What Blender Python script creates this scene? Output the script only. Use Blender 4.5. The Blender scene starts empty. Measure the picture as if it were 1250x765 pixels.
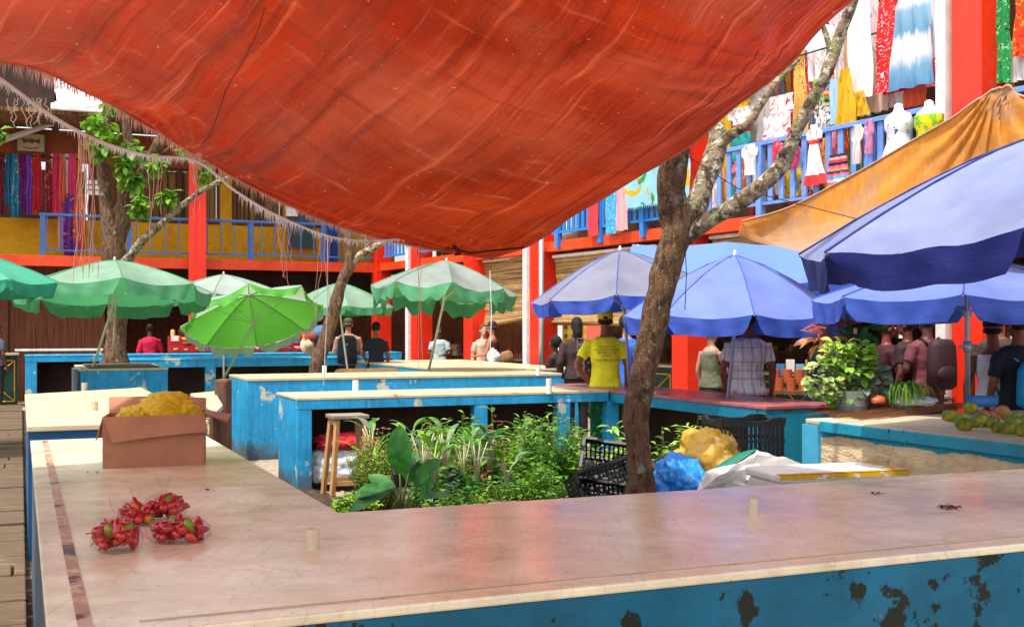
import bpy, math, random
from mathutils import Vector, Matrix, noise, Euler
random.seed(7)
R_=math.radians
sc=bpy.context.scene
C=sc.collection
# ------------------------------------------------------------ frames
F=1402.0; H=1.6; HY=400.0; CX=625.0
def at(px,py,Y): return Vector(((px-CX)*Y/F, Y, H+(HY-py)*Y/F))
def onz(px,py,z):
    Y=F*(H-z)/(py-HY); return Vector(((px-CX)*Y/F,Y,z))
def G(a,b,z=0.0): return Vector((a*.9193-b*.3935, a*.3935+b*.9193, z))
def RF(s,t,z=0.0): return Vector((.70+.4838*s+.8752*t, 20-.8752*s+.4838*t, z))
def Rs(px,t=0.0):
    k=(px-CX)/F; return (k*(20+.4838*t)-.70-.8752*t)/(.4838+.8752*k)
def Ga(px,b):
    k=(px-CX)/F; return b*(.3935+.9193*k)/(.9193-.3935*k)
def Yof(v): return v.y
GROT=math.atan2(.3935,.9193)
def rnd(a,b): return random.uniform(a,b)
def lin(h,k=1.0):
    h=h.lstrip('#'); o=[]
    if len(h)==3: h=''.join(c*2 for c in h)
    for i in (0,2,4):
        c=int(h[i:i+2],16)/255; c=c/12.92 if c<=.04045 else ((c+.055)/1.055)**2.4
        o.append(min(1,c*k))
    return (o[0],o[1],o[2],1)
# ------------------------------------------------------------ mesh builder
class MB:
    def __init__(s): s.v=[];s.f=[];s.mi=[];s.uv=[];s.m=0;s.hasuv=False
    def add(s,vs,fs,uvs=None):
        o=len(s.v); s.v+= [Vector(p) for p in vs]
        for i,f in enumerate(fs):
            s.f.append([o+j for j in f]); s.mi.append(s.m)
            if uvs: s.uv.append([uvs[j] for j in f]); s.hasuv=True
            else: s.uv.append([(0,0)]*len(f))
    def hexa(s,p): s.add(p,[(0,3,2,1),(4,5,6,7),(0,1,5,4),(1,2,6,5),(2,3,7,6),(3,0,4,7)])
    def fbox(s,fr,a0,a1,b0,b1,z0,z1):
        s.hexa([fr(a0,b0,z0),fr(a1,b0,z0),fr(a1,b1,z0),fr(a0,b1,z0),fr(a0,b0,z1),fr(a1,b0,z1),fr(a1,b1,z1),fr(a0,b1,z1)])
    def box(s,c,sz,mat=None):
        x,y,z=[q/2 for q in sz]; c=Vector(c)
        p=[Vector(q) for q in ((-x,-y,-z),(x,-y,-z),(x,y,-z),(-x,y,-z),(-x,-y,z),(x,-y,z),(x,y,z),(-x,y,z))]
        if mat is not None: p=[mat@q for q in p]
        s.hexa([q+c for q in p])
    def prism(s,pts,z0,z1,fr=G):
        n=len(pts)
        vs=[fr(a,b,z0) for a,b in pts]+[fr(a,b,z1) for a,b in pts]
        fs=[tuple(range(n))[::-1],tuple(range(n,2*n))]+[(i,(i+1)%n,n+(i+1)%n,n+i) for i in range(n)]
        s.add(vs,fs)
    def tube(s,path,rad,n=8,cap=True,rough=0,sq=(1,1)):
        path=[Vector(p) for p in path]; m=len(path)
        if not isinstance(rad,(list,tuple)): rad=[rad]*m
        vs=[];up=None
        for i,p in enumerate(path):
            d=(path[min(i+1,m-1)]-path[max(i-1,0)])
            d=d.normalized() if d.length>1e-9 else Vector((0,0,1))
            if up is None:
                up=Vector((0,0,1)) if abs(d.z)<.9 else Vector((0,1,0))
            x=up.cross(d).normalized(); y=d.cross(x); up=y if abs(d.z)<.9 or i else up
            up=d.cross(x)
            for k in range(n):
                a=2*math.pi*k/n; q=p+(x*math.cos(a)*sq[0]+y*math.sin(a)*sq[1])*rad[i]
                if rough:
                    nn=noise.noise(q*3.1)*.6+noise.noise(q*9)*.4
                    q=q+(q-p)*nn*rough
                vs.append(q)
        fs=[]
        for i in range(m-1):
            for k in range(n):
                a=i*n+k;b=i*n+(k+1)%n; fs.append((a,b,b+n,a+n))
        if cap: fs.append(tuple(range(n))[::-1]); fs.append(tuple(range((m-1)*n,m*n)))
        uvs=None
        s.add(vs,fs)
    def ell(s,c,r,n=10,m=7,mat=None):
        c=Vector(c); vs=[];fs=[]
        for i in range(m+1):
            t=math.pi*i/m
            for k in range(n):
                a=2*math.pi*k/n
                q=Vector((math.sin(t)*math.cos(a)*r[0],math.sin(t)*math.sin(a)*r[1],math.cos(t)*r[2]))
                if mat is not None: q=mat@q
                vs.append(c+q)
        for i in range(m):
            for k in range(n):
                a=i*n+k;b=i*n+(k+1)%n
                fs.append((a,a+n,b+n,b))
        s.add(vs,fs)
    def lathe(s,c,prof,n=14,mat=None):
        c=Vector(c); vs=[]
        for r,z in prof:
            for k in range(n):
                a=2*math.pi*k/n; q=Vector((r*math.cos(a),r*math.sin(a),z))
                if mat is not None: q=mat@q
                vs.append(c+q)
        fs=[]
        for i in range(len(prof)-1):
            for k in range(n):
                a=i*n+k;b=i*n+(k+1)%n; fs.append((a,b,b+n,a+n))
        s.add(vs,fs)
    def rings(s,rs,n=16):
        # rs: (center,rx,ry,axisx,axisy)
        vs=[]
        for c,rx,ry,ax,ay in rs:
            for k in range(n):
                a=2*math.pi*k/n; ca,sa=math.cos(a),math.sin(a)
                vs.append(Vector(c)+ax*(rx*math.copysign(abs(ca)**.85,ca))+ay*(ry*math.copysign(abs(sa)**.85,sa)))
        fs=[]
        for i in range(len(rs)-1):
            for k in range(n):
                a=i*n+k;b=i*n+(k+1)%n; fs.append((a,b,b+n,a+n))
        m=len(rs); fs.append(tuple(range(n))[::-1]); fs.append(tuple(range((m-1)*n,m*n)))
        s.add(vs,fs)
    def grid(s,fn,nu,nv):
        vs=[];uv=[]
        for j in range(nv+1):
            for i in range(nu+1):
                u,v=i/nu,j/nv; vs.append(fn(u,v)); uv.append((u,v))
        fs=[]
        for j in range(nv):
            for i in range(nu):
                a=j*(nu+1)+i; fs.append((a,a+1,a+nu+2,a+nu+1))
        s.add(vs,fs,uv)
    def leaf(s,p,d,n,L,W,curl=.3,seg=4,fold=.15):
        p=Vector(p); d=d.normalized(); sd=d.cross(n)
        if sd.length<1e-4: sd=d.orthogonal()
        sd.normalize(); n=sd.cross(d).normalized()
        if seg<=1:
            m=p+d*L*.5
            s.add([p,m+sd*W/2+n*W*fold,p+d*L-n*L*curl*.3,m-sd*W/2+n*W*fold],[(0,1,2),(0,2,3)]); return
        vs=[];q=p.copy();dd=d.copy()
        for i in range(seg+1):
            t=i/seg; w=W/2*(math.sin(math.pi*min(1,t*.93+.05))**.75) if i<seg else 0.001
            if i==0: w=W*.05
            nn=sd.cross(dd).normalized()
            vs+= [q-sd*w+nn*w*fold*2,q.copy(),q+sd*w+nn*w*fold*2]
            q=q+dd*L/seg; dd=(dd-nn*curl/seg*1.6).normalized()
        fs=[]
        for i in range(seg):
            a=i*3; fs+=[(a,a+1,a+4,a+3),(a+1,a+2,a+5,a+4)]
        s.add(vs,fs)
    def build(s,name,mats,parent=None,bevel=0,smooth=False,origin=None,sub=0):
        if not isinstance(mats,(list,tuple)): mats=[mats]
        if parent is not None:
            off=wloc(parent)
        elif origin is not None: off=Vector(origin)
        else:
            xs=[p.x for p in s.v];ys=[p.y for p in s.v];zs=[p.z for p in s.v]
            off=Vector(((min(xs)+max(xs))/2,(min(ys)+max(ys))/2,min(zs)))
        me=bpy.data.meshes.new(name)
        me.from_pydata([tuple(p-off) for p in s.v],[],s.f)
        for i,p in enumerate(me.polygons):
            p.material_index=s.mi[i]; p.use_smooth=smooth
        if s.hasuv:
            ul=me.uv_layers.new(name='UVMap'); k=0
            for q in s.uv:
                for w in q: ul.data[k].uv=w; k+=1
        me.validate(); me.update()
        o=bpy.data.objects.new(name,me); C.objects.link(o)
        for m in mats: me.materials.append(m)
        if parent is not None: o.parent=parent; WL[o.name]=off.copy()
        else: o.location=off; WL[o.name]=off.copy()
        if bevel:
            b=o.modifiers.new('Bevel','BEVEL'); b.width=bevel; b.segments=2; b.limit_method='ANGLE'; b.angle_limit=R_(40)
        if sub:
            b=o.modifiers.new('Sub','SUBSURF'); b.levels=sub; b.render_levels=sub
        return o
WL={}
def wloc(o): return WL[o.name]
def tag(o,label=None,cat=None,group=None,kind=None):
    if label: o['label']=label
    if cat: o['category']=cat
    if group: o['group']=group
    if kind: o['kind']=kind
    return o
def thing(name,label,cat,loc,group=None):
    o=bpy.data.objects.new(name,None); C.objects.link(o); o.location=Vector(loc); o.empty_display_size=.1
    WL[o.name]=Vector(loc).copy()
    return tag(o,label,cat,group)
def dup(root,delta,rotz=0,label=None,group=None):
    r=root.copy(); C.objects.link(r); r.location=root.location+Vector(delta); r.rotation_euler.z=root.rotation_euler.z+rotz
    WL[r.name]=WL[root.name]+Vector(delta)
    if label: r['label']=label
    if group: r['group']=group
    for ch in list(root.children):
        c=ch.copy(); C.objects.link(c); c.parent=r
        for g in list(ch.children):
            d=g.copy(); C.objects.link(d); d.parent=c
    return r
# ------------------------------------------------------------ materials
def ramp(nt,fac,lo,hi):
    r=nt.nodes.new('ShaderNodeMapRange'); r.clamp=True
    r.inputs['From Min'].default_value=lo; r.inputs['From Max'].default_value=hi
    nt.links.new(fac,r.inputs['Value']); return r.outputs['Result']
def tex(nt,co,scale,detail=4,stretch=None,kind='noise',rough=.6,dist=0,off=0):
    v=co
    if stretch or off:
        mp=nt.nodes.new('ShaderNodeMapping'); nt.links.new(co,mp.inputs['Vector'])
        if stretch: mp.inputs['Scale'].default_value=stretch
        mp.inputs['Location'].default_value=(off,off*.7,off*.3)
        v=mp.outputs['Vector']
    if kind=='ridge':
        n=nt.nodes.new('ShaderNodeTexNoise'); n.inputs['Scale'].default_value=scale; n.inputs['Detail'].default_value=3; n.inputs['Distortion'].default_value=dist or .6
        nt.links.new(v,n.inputs['Vector'])
        return mth(nt,'SUBTRACT',1.0,mth(nt,'MULTIPLY',mth(nt,'ABSOLUTE',mth(nt,'SUBTRACT',n.outputs['Fac'],.5)),5.0))
    if kind=='voronoi':
        n=nt.nodes.new('ShaderNodeTexVoronoi'); n.inputs['Scale'].default_value=scale
        nt.links.new(v,n.inputs['Vector']); return n.outputs['Distance']
    if kind=='wave':
        n=nt.nodes.new('ShaderNodeTexWave'); n.inputs['Scale'].default_value=scale; n.inputs['Distortion'].default_value=dist
        n.inputs['Detail'].default_value=2
        nt.links.new(v,n.inputs['Vector']); return n.outputs['Fac']
    n=nt.nodes.new('ShaderNodeTexNoise'); n.inputs['Scale'].default_value=scale; n.inputs['Detail'].default_value=detail
    n.inputs['Roughness'].default_value=rough; n.inputs['Distortion'].default_value=dist
    nt.links.new(v,n.inputs['Vector']); return n.outputs['Fac']
def mixc(nt,fac,a,b):
    m=nt.nodes.new('ShaderNodeMix'); m.data_type='RGBA'
    if isinstance(fac,(int,float)): m.inputs[0].default_value=fac
    else: nt.links.new(fac,m.inputs[0])
    for i,q in ((6,a),(7,b)):
        if isinstance(q,tuple): m.inputs[i].default_value=q
        else: nt.links.new(q,m.inputs[i])
    return m.outputs[2]
def mth(nt,op,a,b=None):
    m=nt.nodes.new('ShaderNodeMath'); m.operation=op
    for i,q in ((0,a),(1,b)):
        if q is None: continue
        if isinstance(q,(int,float)): m.inputs[i].default_value=q
        else: nt.links.new(q,m.inputs[i])
    return m.outputs[0]
def M(name,base,rough=.6,metal=0,layers=(),bump=None,transl=0,spec=.4,uv=False,back=None,var=.12,vs=6,roughvar=0,coat=0,tcol=None):
    m=bpy.data.materials.new(name); m.use_nodes=True; nt=m.node_tree; nt.nodes.clear()
    out=nt.nodes.new('ShaderNodeOutputMaterial'); b=nt.nodes.new('ShaderNodeBsdfPrincipled')
    tc=nt.nodes.new('ShaderNodeTexCoord'); co=tc.outputs['UV' if uv else 'Object']
    if isinstance(base,str): base=lin(base)
    col=base
    if var:
        t=tex(nt,co,vs,5)
        dk=tuple(c*(1-var*1.6) for c in base[:3])+(1,); lt=tuple(min(1,c*(1+var)) for c in base[:3])+(1,)
        col=mixc(nt,ramp(nt,t,.3,.7),dk,lt)
    for L in layers:
        c=L['c']; c=lin(c) if isinstance(c,str) else c
        t=tex(nt,co,L.get('s',5),L.get('d',5),L.get('st'),L.get('k','noise'),dist=L.get('dist',0),off=L.get('off',0))
        if 'z' in L: # shift by object axis: (axis,lo,hi)
            sp=nt.nodes.new('ShaderNodeSeparateXYZ'); nt.links.new(co,sp.inputs[0])
            g=ramp(nt,sp.outputs[L['z'][0]],L['z'][1],L['z'][2])
            t=mth(nt,'ADD',mth(nt,'MULTIPLY',t,L.get('zn',.5)),g)
        f=ramp(nt,t,L['lo'],L['hi'])
        if L.get('a',1)<1: f=mth(nt,'MULTIPLY',f,L['a'])
        col=mixc(nt,f,col,c)
    if back:
        ge=nt.nodes.new('ShaderNodeNewGeometry')
        col=mixc(nt,ge.outputs['Backfacing'],col,lin(back) if isinstance(back,str) else back)
    if isinstance(col,tuple): b.inputs['Base Color'].default_value=col
    else: nt.links.new(col,b.inputs['Base Color'])
    b.inputs['Roughness'].default_value=rough; b.inputs['Metallic'].default_value=metal
    b.inputs['Specular IOR Level'].default_value=spec
    if coat: b.inputs['Coat Weight'].default_value=coat; b.inputs['Coat Roughness'].default_value=.15
    if roughvar:
        t=tex(nt,co,3,6,off=3.3); r=nt.nodes.new('ShaderNodeMapRange')
        r.inputs['From Min'].default_value=.3;r.inputs['From Max'].default_value=.7
        r.inputs['To Min'].default_value=max(.02,rough-roughvar); r.inputs['To Max'].default_value=rough+roughvar
        nt.links.new(t,r.inputs['Value']); nt.links.new(r.outputs['Result'],b.inputs['Roughness'])
    nrm=None
    if bump:
        h=None
        for bb in (bump if isinstance(bump,list) else [bump]):
            t=tex(nt,co,bb[1],6,bb[3] if len(bb)>3 else None,bb[4] if len(bb)>4 else 'noise',off=bb[5] if len(bb)>5 else 0)
            bp=nt.nodes.new('ShaderNodeBump'); bp.inputs['Strength'].default_value=bb[0]; bp.inputs['Distance'].default_value=bb[2]
            nt.links.new(t,bp.inputs['Height'])
            if nrm is not None: nt.links.new(nrm,bp.inputs['Normal'])
            nrm=bp.outputs['Normal']
        nt.links.new(nrm,b.inputs['Normal'])
    sh=b.outputs[0]
    if transl:
        tr=nt.nodes.new('ShaderNodeBsdfTranslucent')
        if tcol is not None: tr.inputs['Color'].default_value=lin(tcol) if isinstance(tcol,str) else tcol
        elif isinstance(col,tuple): tr.inputs['Color'].default_value=col
        else: nt.links.new(col,tr.inputs['Color'])
        if nrm is not None: nt.links.new(nrm,tr.inputs['Normal'])
        mx=nt.nodes.new('ShaderNodeMixShader'); mx.inputs[0].default_value=transl
        nt.links.new(sh,mx.inputs[1]); nt.links.new(tr.outputs[0],mx.inputs[2]); sh=mx.outputs[0]
    nt.links.new(sh,out.inputs['Surface'])
    return m
cache={}
def cm(hexc,rough=.7,transl=0,**k):
    key=(hexc,rough,transl)
    if key not in cache: cache[key]=M('paint_'+hexc.strip('#'),hexc,rough,transl=transl,**k)
    return cache[key]
def film(name,col,alpha,rough=.15):
    m=bpy.data.materials.new(name); m.use_nodes=True; nt=m.node_tree; nt.nodes.clear()
    out=nt.nodes.new('ShaderNodeOutputMaterial'); b=nt.nodes.new('ShaderNodeBsdfPrincipled'); t=nt.nodes.new('ShaderNodeBsdfTransparent')
    b.inputs['Base Color'].default_value=lin(col); b.inputs['Roughness'].default_value=rough; b.inputs['Specular IOR Level'].default_value=1.0
    lw=nt.nodes.new('ShaderNodeLayerWeight'); lw.inputs['Blend'].default_value=.35
    tc=nt.nodes.new('ShaderNodeTexCoord')
    n=tex(nt,tc.outputs['Object'],30,3); bp=nt.nodes.new('ShaderNodeBump'); bp.inputs['Strength'].default_value=.6; bp.inputs['Distance'].default_value=.01
    nt.links.new(n,bp.inputs['Height']); nt.links.new(bp.outputs[0],b.inputs['Normal'])
    mx=nt.nodes.new('ShaderNodeMixShader')
    f=mth(nt,'ADD',mth(nt,'MULTIPLY',lw.outputs['Facing'],.3),alpha); nt.links.new(f,mx.inputs[0])
    nt.links.new(t.outputs[0],mx.inputs[1]); nt.links.new(b.outputs[0],mx.inputs[2]); nt.links.new(mx.outputs[0],out.inputs[0])
    return m
def glossr(name,col,rough=.3): return M(name,col,rough,spec=.6)

BLUE='#2f8fbf'
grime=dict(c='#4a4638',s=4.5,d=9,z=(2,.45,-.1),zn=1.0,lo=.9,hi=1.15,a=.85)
peel=dict(c='#16281c',s=4.2,d=7,lo=.63,hi=.66,off=4)
m_blue=M('blue_painted_concrete',lin('#2196c8'),.55,layers=[dict(c='#6fb4cc',s=9,lo=.55,hi=.8,a=.5),dict(c='#c4c0ae',s=3.1,d=10,lo=.62,hi=.645,off=9),dict(c='#1d3c3c',s=3.1,d=8,lo=.68,hi=.72,off=2,a=.8),
  dict(c='#1d5c7c',s=14,st=(1,1,.1),lo=.50,hi=.72,a=.6,off=6),dict(c='#2a3330',s=22,d=3,lo=.69,hi=.72,off=8),grime],bump=(.25,30,.006),roughvar=.15)
m_blue_near=M('shaded_blue_peeling_paint',lin('#006a8c'),.6,layers=[dict(c='#03405a',s=1.3,lo=.4,hi=.7,a=.7),dict(c='#0d1d12',s=5,d=9,lo=.56,hi=.575,off=4),dict(c='#0d2a1d',s=11,d=5,lo=.64,hi=.66,off=14),dict(c='#8a7a5e',s=2.1,d=7,lo=.64,hi=.66,off=21)],bump=[(.35,45,.004),(.5,7,.01)],roughvar=.15)  # counter blue with the tarpaulin's shade put into the colour; patches are peeled paint
m_bluedark=M('navy_counter_edge',lin('#0f4a78'),.5,layers=[dict(c='#20282c',s=4,lo=.6,hi=.66,off=4)])
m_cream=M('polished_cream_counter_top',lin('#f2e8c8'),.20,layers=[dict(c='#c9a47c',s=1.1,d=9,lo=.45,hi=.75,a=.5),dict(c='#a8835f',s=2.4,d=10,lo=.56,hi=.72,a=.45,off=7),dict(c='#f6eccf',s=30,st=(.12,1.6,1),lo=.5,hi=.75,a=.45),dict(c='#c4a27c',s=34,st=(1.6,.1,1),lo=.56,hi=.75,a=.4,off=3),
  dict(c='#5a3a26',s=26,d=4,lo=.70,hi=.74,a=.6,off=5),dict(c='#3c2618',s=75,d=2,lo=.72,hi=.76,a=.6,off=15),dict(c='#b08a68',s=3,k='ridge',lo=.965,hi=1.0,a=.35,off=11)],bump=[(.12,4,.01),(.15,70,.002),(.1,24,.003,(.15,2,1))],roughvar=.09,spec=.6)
m_creamfar=M('sunbleached_counter_top',lin('#cbb893'),.4,layers=[dict(c='#b08c66',s=3,d=8,lo=.55,hi=.75,a=.45),dict(c='#3d2c20',s=6,d=6,lo=.69,hi=.72,a=.8,off=5)],bump=(.2,20,.004),roughvar=.1)
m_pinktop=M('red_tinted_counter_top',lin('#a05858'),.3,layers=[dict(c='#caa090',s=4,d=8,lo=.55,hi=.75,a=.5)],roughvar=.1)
m_edge=M('worn_cream_edge',lin('#c4b292'),.5,layers=[dict(c='#6f5640',s=16,d=6,lo=.6,hi=.68,a=.7)])
m_strip=M('brown_stained_strip',lin('#b08468'),.45,layers=[dict(c='#4a2418',s=7,d=8,lo=.55,hi=.60,off=3),dict(c='#d8c0a0',s=11,d=7,lo=.52,hi=.6,a=.7)],bump=(.5,40,.004))
m_conc=M('broken_concrete',lin('#e4c8a0'),.9,layers=[dict(c='#8f6f52',s=3,d=9,st=(1,1,3),lo=.45,hi=.7,a=.7),dict(c='#e2cba6',s=7,d=6,lo=.5,hi=.7,a=.6,off=3),dict(c='#5e4634',s=14,d=5,lo=.66,hi=.7,off=8,a=.7),
  dict(c='#2f93b0',s=2.6,d=9,z=(2,.70,.86),zn=.9,lo=1.12,hi=1.16)],bump=[(.8,9,.03,(1,1,2.5)),(.5,45,.008)])
m_ground=M('grey_brown_paving',lin('#4a3c2e'),.9,layers=[dict(c='#4b3d30',s=.8,d=8,lo=.45,hi=.65,a=.8),dict(c='#a08c74',s=5,d=8,lo=.55,hi=.75,a=.6),dict(c='#1e1712',s=3,d=8,st=(.3,3,1),lo=.62,hi=.68,a=.8)],bump=[(.7,6,.03),(.4,40,.01)])
m_soil=M('dark_soil',lin('#3a2c1f'),.95,layers=[dict(c='#7d6a50',s=12,d=6,lo=.55,hi=.7,a=.7)],bump=(1,14,.05))
m_gravel=M('pinkish_gravel',lin('#a99682'),.95,layers=[dict(c='#6b5848',s=22,d=5,lo=.5,hi=.6,a=.7)],bump=(.8,35,.02))
m_red=M('red_painted_steel',lin('#ea3014'),.35,layers=[dict(c='#b01810',s=1.5,lo=.5,hi=.75,a=.6),dict(c='#6a2018',s=16,d=6,lo=.69,hi=.73,a=.6)],bump=(.1,12,.005),spec=.5)
m_orange=M('orange_red_beam_paint',lin('#ea4a1c'),.45,layers=[dict(c='#b52a12',s=1.8,lo=.5,hi=.75,a=.6),dict(c='#5a2418',s=11,d=6,lo=.68,hi=.72,a=.6)])
m_whitep=M('white_painted_pipe',lin('#e6e2dc'),.45,layers=[dict(c='#a8a096',s=3,st=(1,1,.3),lo=.55,hi=.75,a=.6)])
m_rail=M('blue_painted_railing',lin('#6a8fd2'),.45,layers=[dict(c='#84a6d8',s=6,lo=.5,hi=.8,a=.4)])
m_raild=M('steel_blue_railing',lin('#4a6fa8'),.5)
m_yellow=M('yellow_plaster',lin('#e0a312'),.8,layers=[dict(c='#a8720c',s=1.2,d=8,lo=.5,hi=.75,a=.6),dict(c='#6e4c14',s=6,d=7,lo=.62,hi=.7,a=.4)],bump=(.2,18,.006))
m_brown=M('dark_brown_boarding',lin('#7e4626'),.7,layers=[dict(c='#2c150b',s=5,st=(6,6,.3),lo=.45,hi=.7,a=.8),dict(c='#8a5228',s=9,st=(5,5,.2),lo=.6,hi=.8,a=.5,off=3)],bump=(.4,8,.01,(6,6,.4)))
m_dark=M('dark_boards_and_bay_shade',lin('#47332a'),.85,layers=[dict(c='#120b08',s=2,lo=.4,hi=.7,a=.7)])  # dark boards; on counter bay backs the dark tone stands for shade
m_curtain=M('brown_curtain',lin('#a07a4a'),.8,layers=[dict(c='#33200f',s=2.2,st=(6,6,.05),lo=.45,hi=.6,a=.9),dict(c='#b09468',s=3,st=(5,5,.1),lo=.6,hi=.75,a=.5,off=7)],transl=.15)
m_fascia=M('orange_brown_fascia',lin('#9a4a20'),.6,layers=[dict(c='#5c2a12',s=1.4,lo=.5,hi=.7,a=.6)])
m_roof=M('white_corrugated_roof',lin('#dfe2e2'),.5,layers=[dict(c='#a9a296',s=1.3,lo=.55,hi=.75,a=.6)])
m_timber=M('old_roof_timber',lin('#6f4a2e'),.75,layers=[dict(c='#2e1a0e',s=4,st=(3,1,1),lo=.45,hi=.7,a=.8)])
m_green=M('dark_green_shop_panel',lin('#1f4638'),.5,layers=[dict(c='#0a1a14',s=1.5,lo=.45,hi=.7,a=.7)])
m_ytrim=M('ochre_trim_line',lin('#c89a30'),.5)
m_wood=M('pale_wood',lin('#b98a55'),.6,layers=[dict(c='#7a4f2a',s=4,st=(8,8,.6),lo=.5,hi=.7,a=.6)],bump=(.3,12,.004,(6,6,.6)))
m_plank=M('weathered_plank',lin('#5e4a36'),.8,layers=[dict(c='#5b4630',s=5,st=(.6,6,6),lo=.5,hi=.7,a=.8),dict(c='#c0a888',s=5,st=(.5,5,5),lo=.6,hi=.8,a=.6,off=4)],bump=(.5,10,.006,(.6,6,6)))
m_greyboard=M('grey_weathered_side',lin('#4a5a66'),.8,layers=[dict(c='#22282c',s=6,st=(3,3,.5),lo=.45,hi=.65,a=.8)],bump=(.5,12,.01))
m_bamboo=M('bamboo_blind',lin('#c09a66'),.7,layers=[dict(c='#6e4a28',s=2.2,st=(.2,.2,14),lo=.48,hi=.58,a=.85),dict(c='#e0c496',s=4,st=(.3,.3,10),lo=.6,hi=.75,a=.6,off=5)],transl=.25,bump=(.6,3,.01,(.2,.2,14)))
m_card=M('brown_cardboard',lin('#b07a5c'),.8,layers=[dict(c='#7d4535',s=2,lo=.5,hi=.75,a=.5)],bump=(.15,30,.003))
m_cardd=M('brown_cardboard_inside',lin('#7d4638'),.85)
m_blackp=M('black_crate_plastic',lin('#1c1c1f'),.4,spec=.5)
m_metal=M('dull_steel_pole',lin('#a9b2b8'),.35,metal=.6)
m_bark=M('lichen_bark',lin('#7c5c42'),.9,layers=[dict(c='#33231a',s=20,d=9,st=(1.5,1.5,.45),lo=.45,hi=.62,a=.85),dict(c='#b09a78',s=28,d=6,lo=.58,hi=.7,a=.6,off=3),dict(c='#9aa08a',s=8,d=9,lo=.61,hi=.66,off=7,a=.7)],bump=[(1,16,.04,(1.6,1.6,.5)),(1,60,.012),(.8,30,.01,(2,2,.35),'ridge')])
m_barkl=M('pale_lichened_bark',lin('#8c7a62'),.9,layers=[dict(c='#3e2f22',s=16,d=9,lo=.47,hi=.58,a=.9),dict(c='#c2bda4',s=22,d=7,lo=.54,hi=.60,a=.8,off=3),dict(c='#86905a',s=6,d=8,lo=.56,hi=.66,off=7,a=.7)],bump=[(1,12,.04),(.9,40,.012)])
def leafm(n,a,b,tr=.35,rough=.45): return M(n,lin(a),rough,layers=[dict(c=b,s=9,d=3,lo=.4,hi=.62)],transl=tr,var=.2,vs=20,spec=.5)
l_fresh=leafm('fresh_green_leaf','#9cc83a','#5c9424')
l_pale=leafm('yellow_green_leaf','#c4d455','#86a836')
l_mid=leafm('mid_green_leaf','#74a83a','#3f7424')
l_dark=leafm('dark_glossy_leaf','#3f8a2c','#235c1e',.3,.45)
l_bright=leafm('bright_tree_leaf','#86b430','#568a22',.4)
l_cream=leafm('variegated_leaf','#cfd890','#6a9a3c')
l_red=leafm('red_croton_leaf','#b8604a','#6a2a30')
l_grey=leafm('grey_green_leaf','#8fa488','#4f7058')
m_stem=M('pale_plant_stem',lin('#b9b48c'),.6)
m_stemg=M('green_plant_stem',lin('#5a6b2a'),.6)
m_pinkf=M('pink_petal',lin('#d8889c'),.6,transl=.3)
# ------------------------------------------------------------ camera, light
cd=bpy.data.cameras.new('camera'); cam=bpy.data.objects.new('camera',cd); C.objects.link(cam)
cam.location=(0,0,H); cam.rotation_euler=(R_(90),0,0); cd.sensor_width=36; cd.lens=F/1250*36; cd.shift_y=(HY-382.5)/1250; cd.clip_end=2000; cd.clip_start=.05
sc.camera=cam
w=bpy.data.worlds.new('World'); sc.world=w; w.use_nodes=True; nt=w.node_tree
sky=nt.nodes.new('ShaderNodeTexSky'); sky.sky_type='NISHITA'; sky.sun_disc=False
EL,AZ=R_(67),math.atan2(-.62,-.78)
sky.sun_elevation=EL; sky.sun_rotation=AZ; sky.air_density=1.3; sky.dust_density=3.5; sky.ozone_density=.8
bg=nt.nodes['Background']; bg.inputs[1].default_value=.32
hs=nt.nodes.new('ShaderNodeHueSaturation'); hs.inputs['Saturation'].default_value=.36; nt.links.new(sky.outputs[0],hs.inputs['Color']); nt.links.new(hs.outputs[0],bg.inputs[0])
sl=bpy.data.lights.new('sun','SUN'); so=bpy.data.objects.new('sun',sl); C.objects.link(so)
sl.energy=4.8; sl.angle=R_(.9); sl.color=(1,.95,.86)
tow=Vector((math.sin(AZ)*math.cos(EL),math.cos(AZ)*math.cos(EL),math.sin(EL)))
so.rotation_euler=tow.to_track_quat('Z','Y').to_euler(); so.location=(0,-5,20)
sc.view_settings.view_transform='Standard'; sc.view_settings.look='None'; sc.view_settings.exposure=0
# ------------------------------------------------------------ ground
mb=MB(); 
mb.grid(lambda u,v: Vector(((u-.5)*400,(v-.5)*400+60,0)),40,40)
tag(mb.build('ground',m_gravel,origin=(0,0,0)),kind='structure')
mb=MB()
mb.fbox(G,-9,2.4,1.5,24,.002,.006)
tag(mb.build('pavement',m_ground,origin=(0,0,0)),kind='structure')
# stone paving slabs at the left edge, shallow steps
steps=MB(); b=3.0; i=0
while b<24:
    w_=rnd(.28,.42)
    z=.10+.012*random.random()
    a=-4.2
    while a<-.02:
        l=rnd(.9,2.4); 
        steps.fbox(G,a,min(.03,a+l-.015),b,b+w_-.02,.004,z+rnd(-.008,.008)); a+=l
    b+=w_; i+=1
tag(steps.build('paving_slabs',m_plank,origin=(0,0,0),bevel=.01),kind='structure')
mb=MB()
mb.grid(lambda u,v: G(1.2+u*4.2,4.2+v*6.6,.03+.12*noise.noise(Vector((u*9,v*12,1)))*1.0+.03),40,50)
tag(mb.build('bed_soil',m_soil,origin=(0,0,0)),kind='structure')

# ------------------------------------------------------------ counters
def stub(px,py,top_py,h,name_label,r=.022,m=None,tilt=0):
    p=onz(px,py,h); L=(py-top_py)*p.y/F
    mb=MB(); d=Vector((tilt,0,1)).normalized()*L
    mb.tube([p-Vector((0,0,.02)),p+d],r,12,cap=False); mb.tube([p+d,p-Vector((0,0,.02))],r*.8,12,cap=False)
    mb.lathe(p+d,[(r*.8,0),(r,0)],12)
    o=mb.build('pipe_socket',m or m_edge,smooth=False); tag(o,name_label,'pipe','pipe sockets set in the counter tops')
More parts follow.
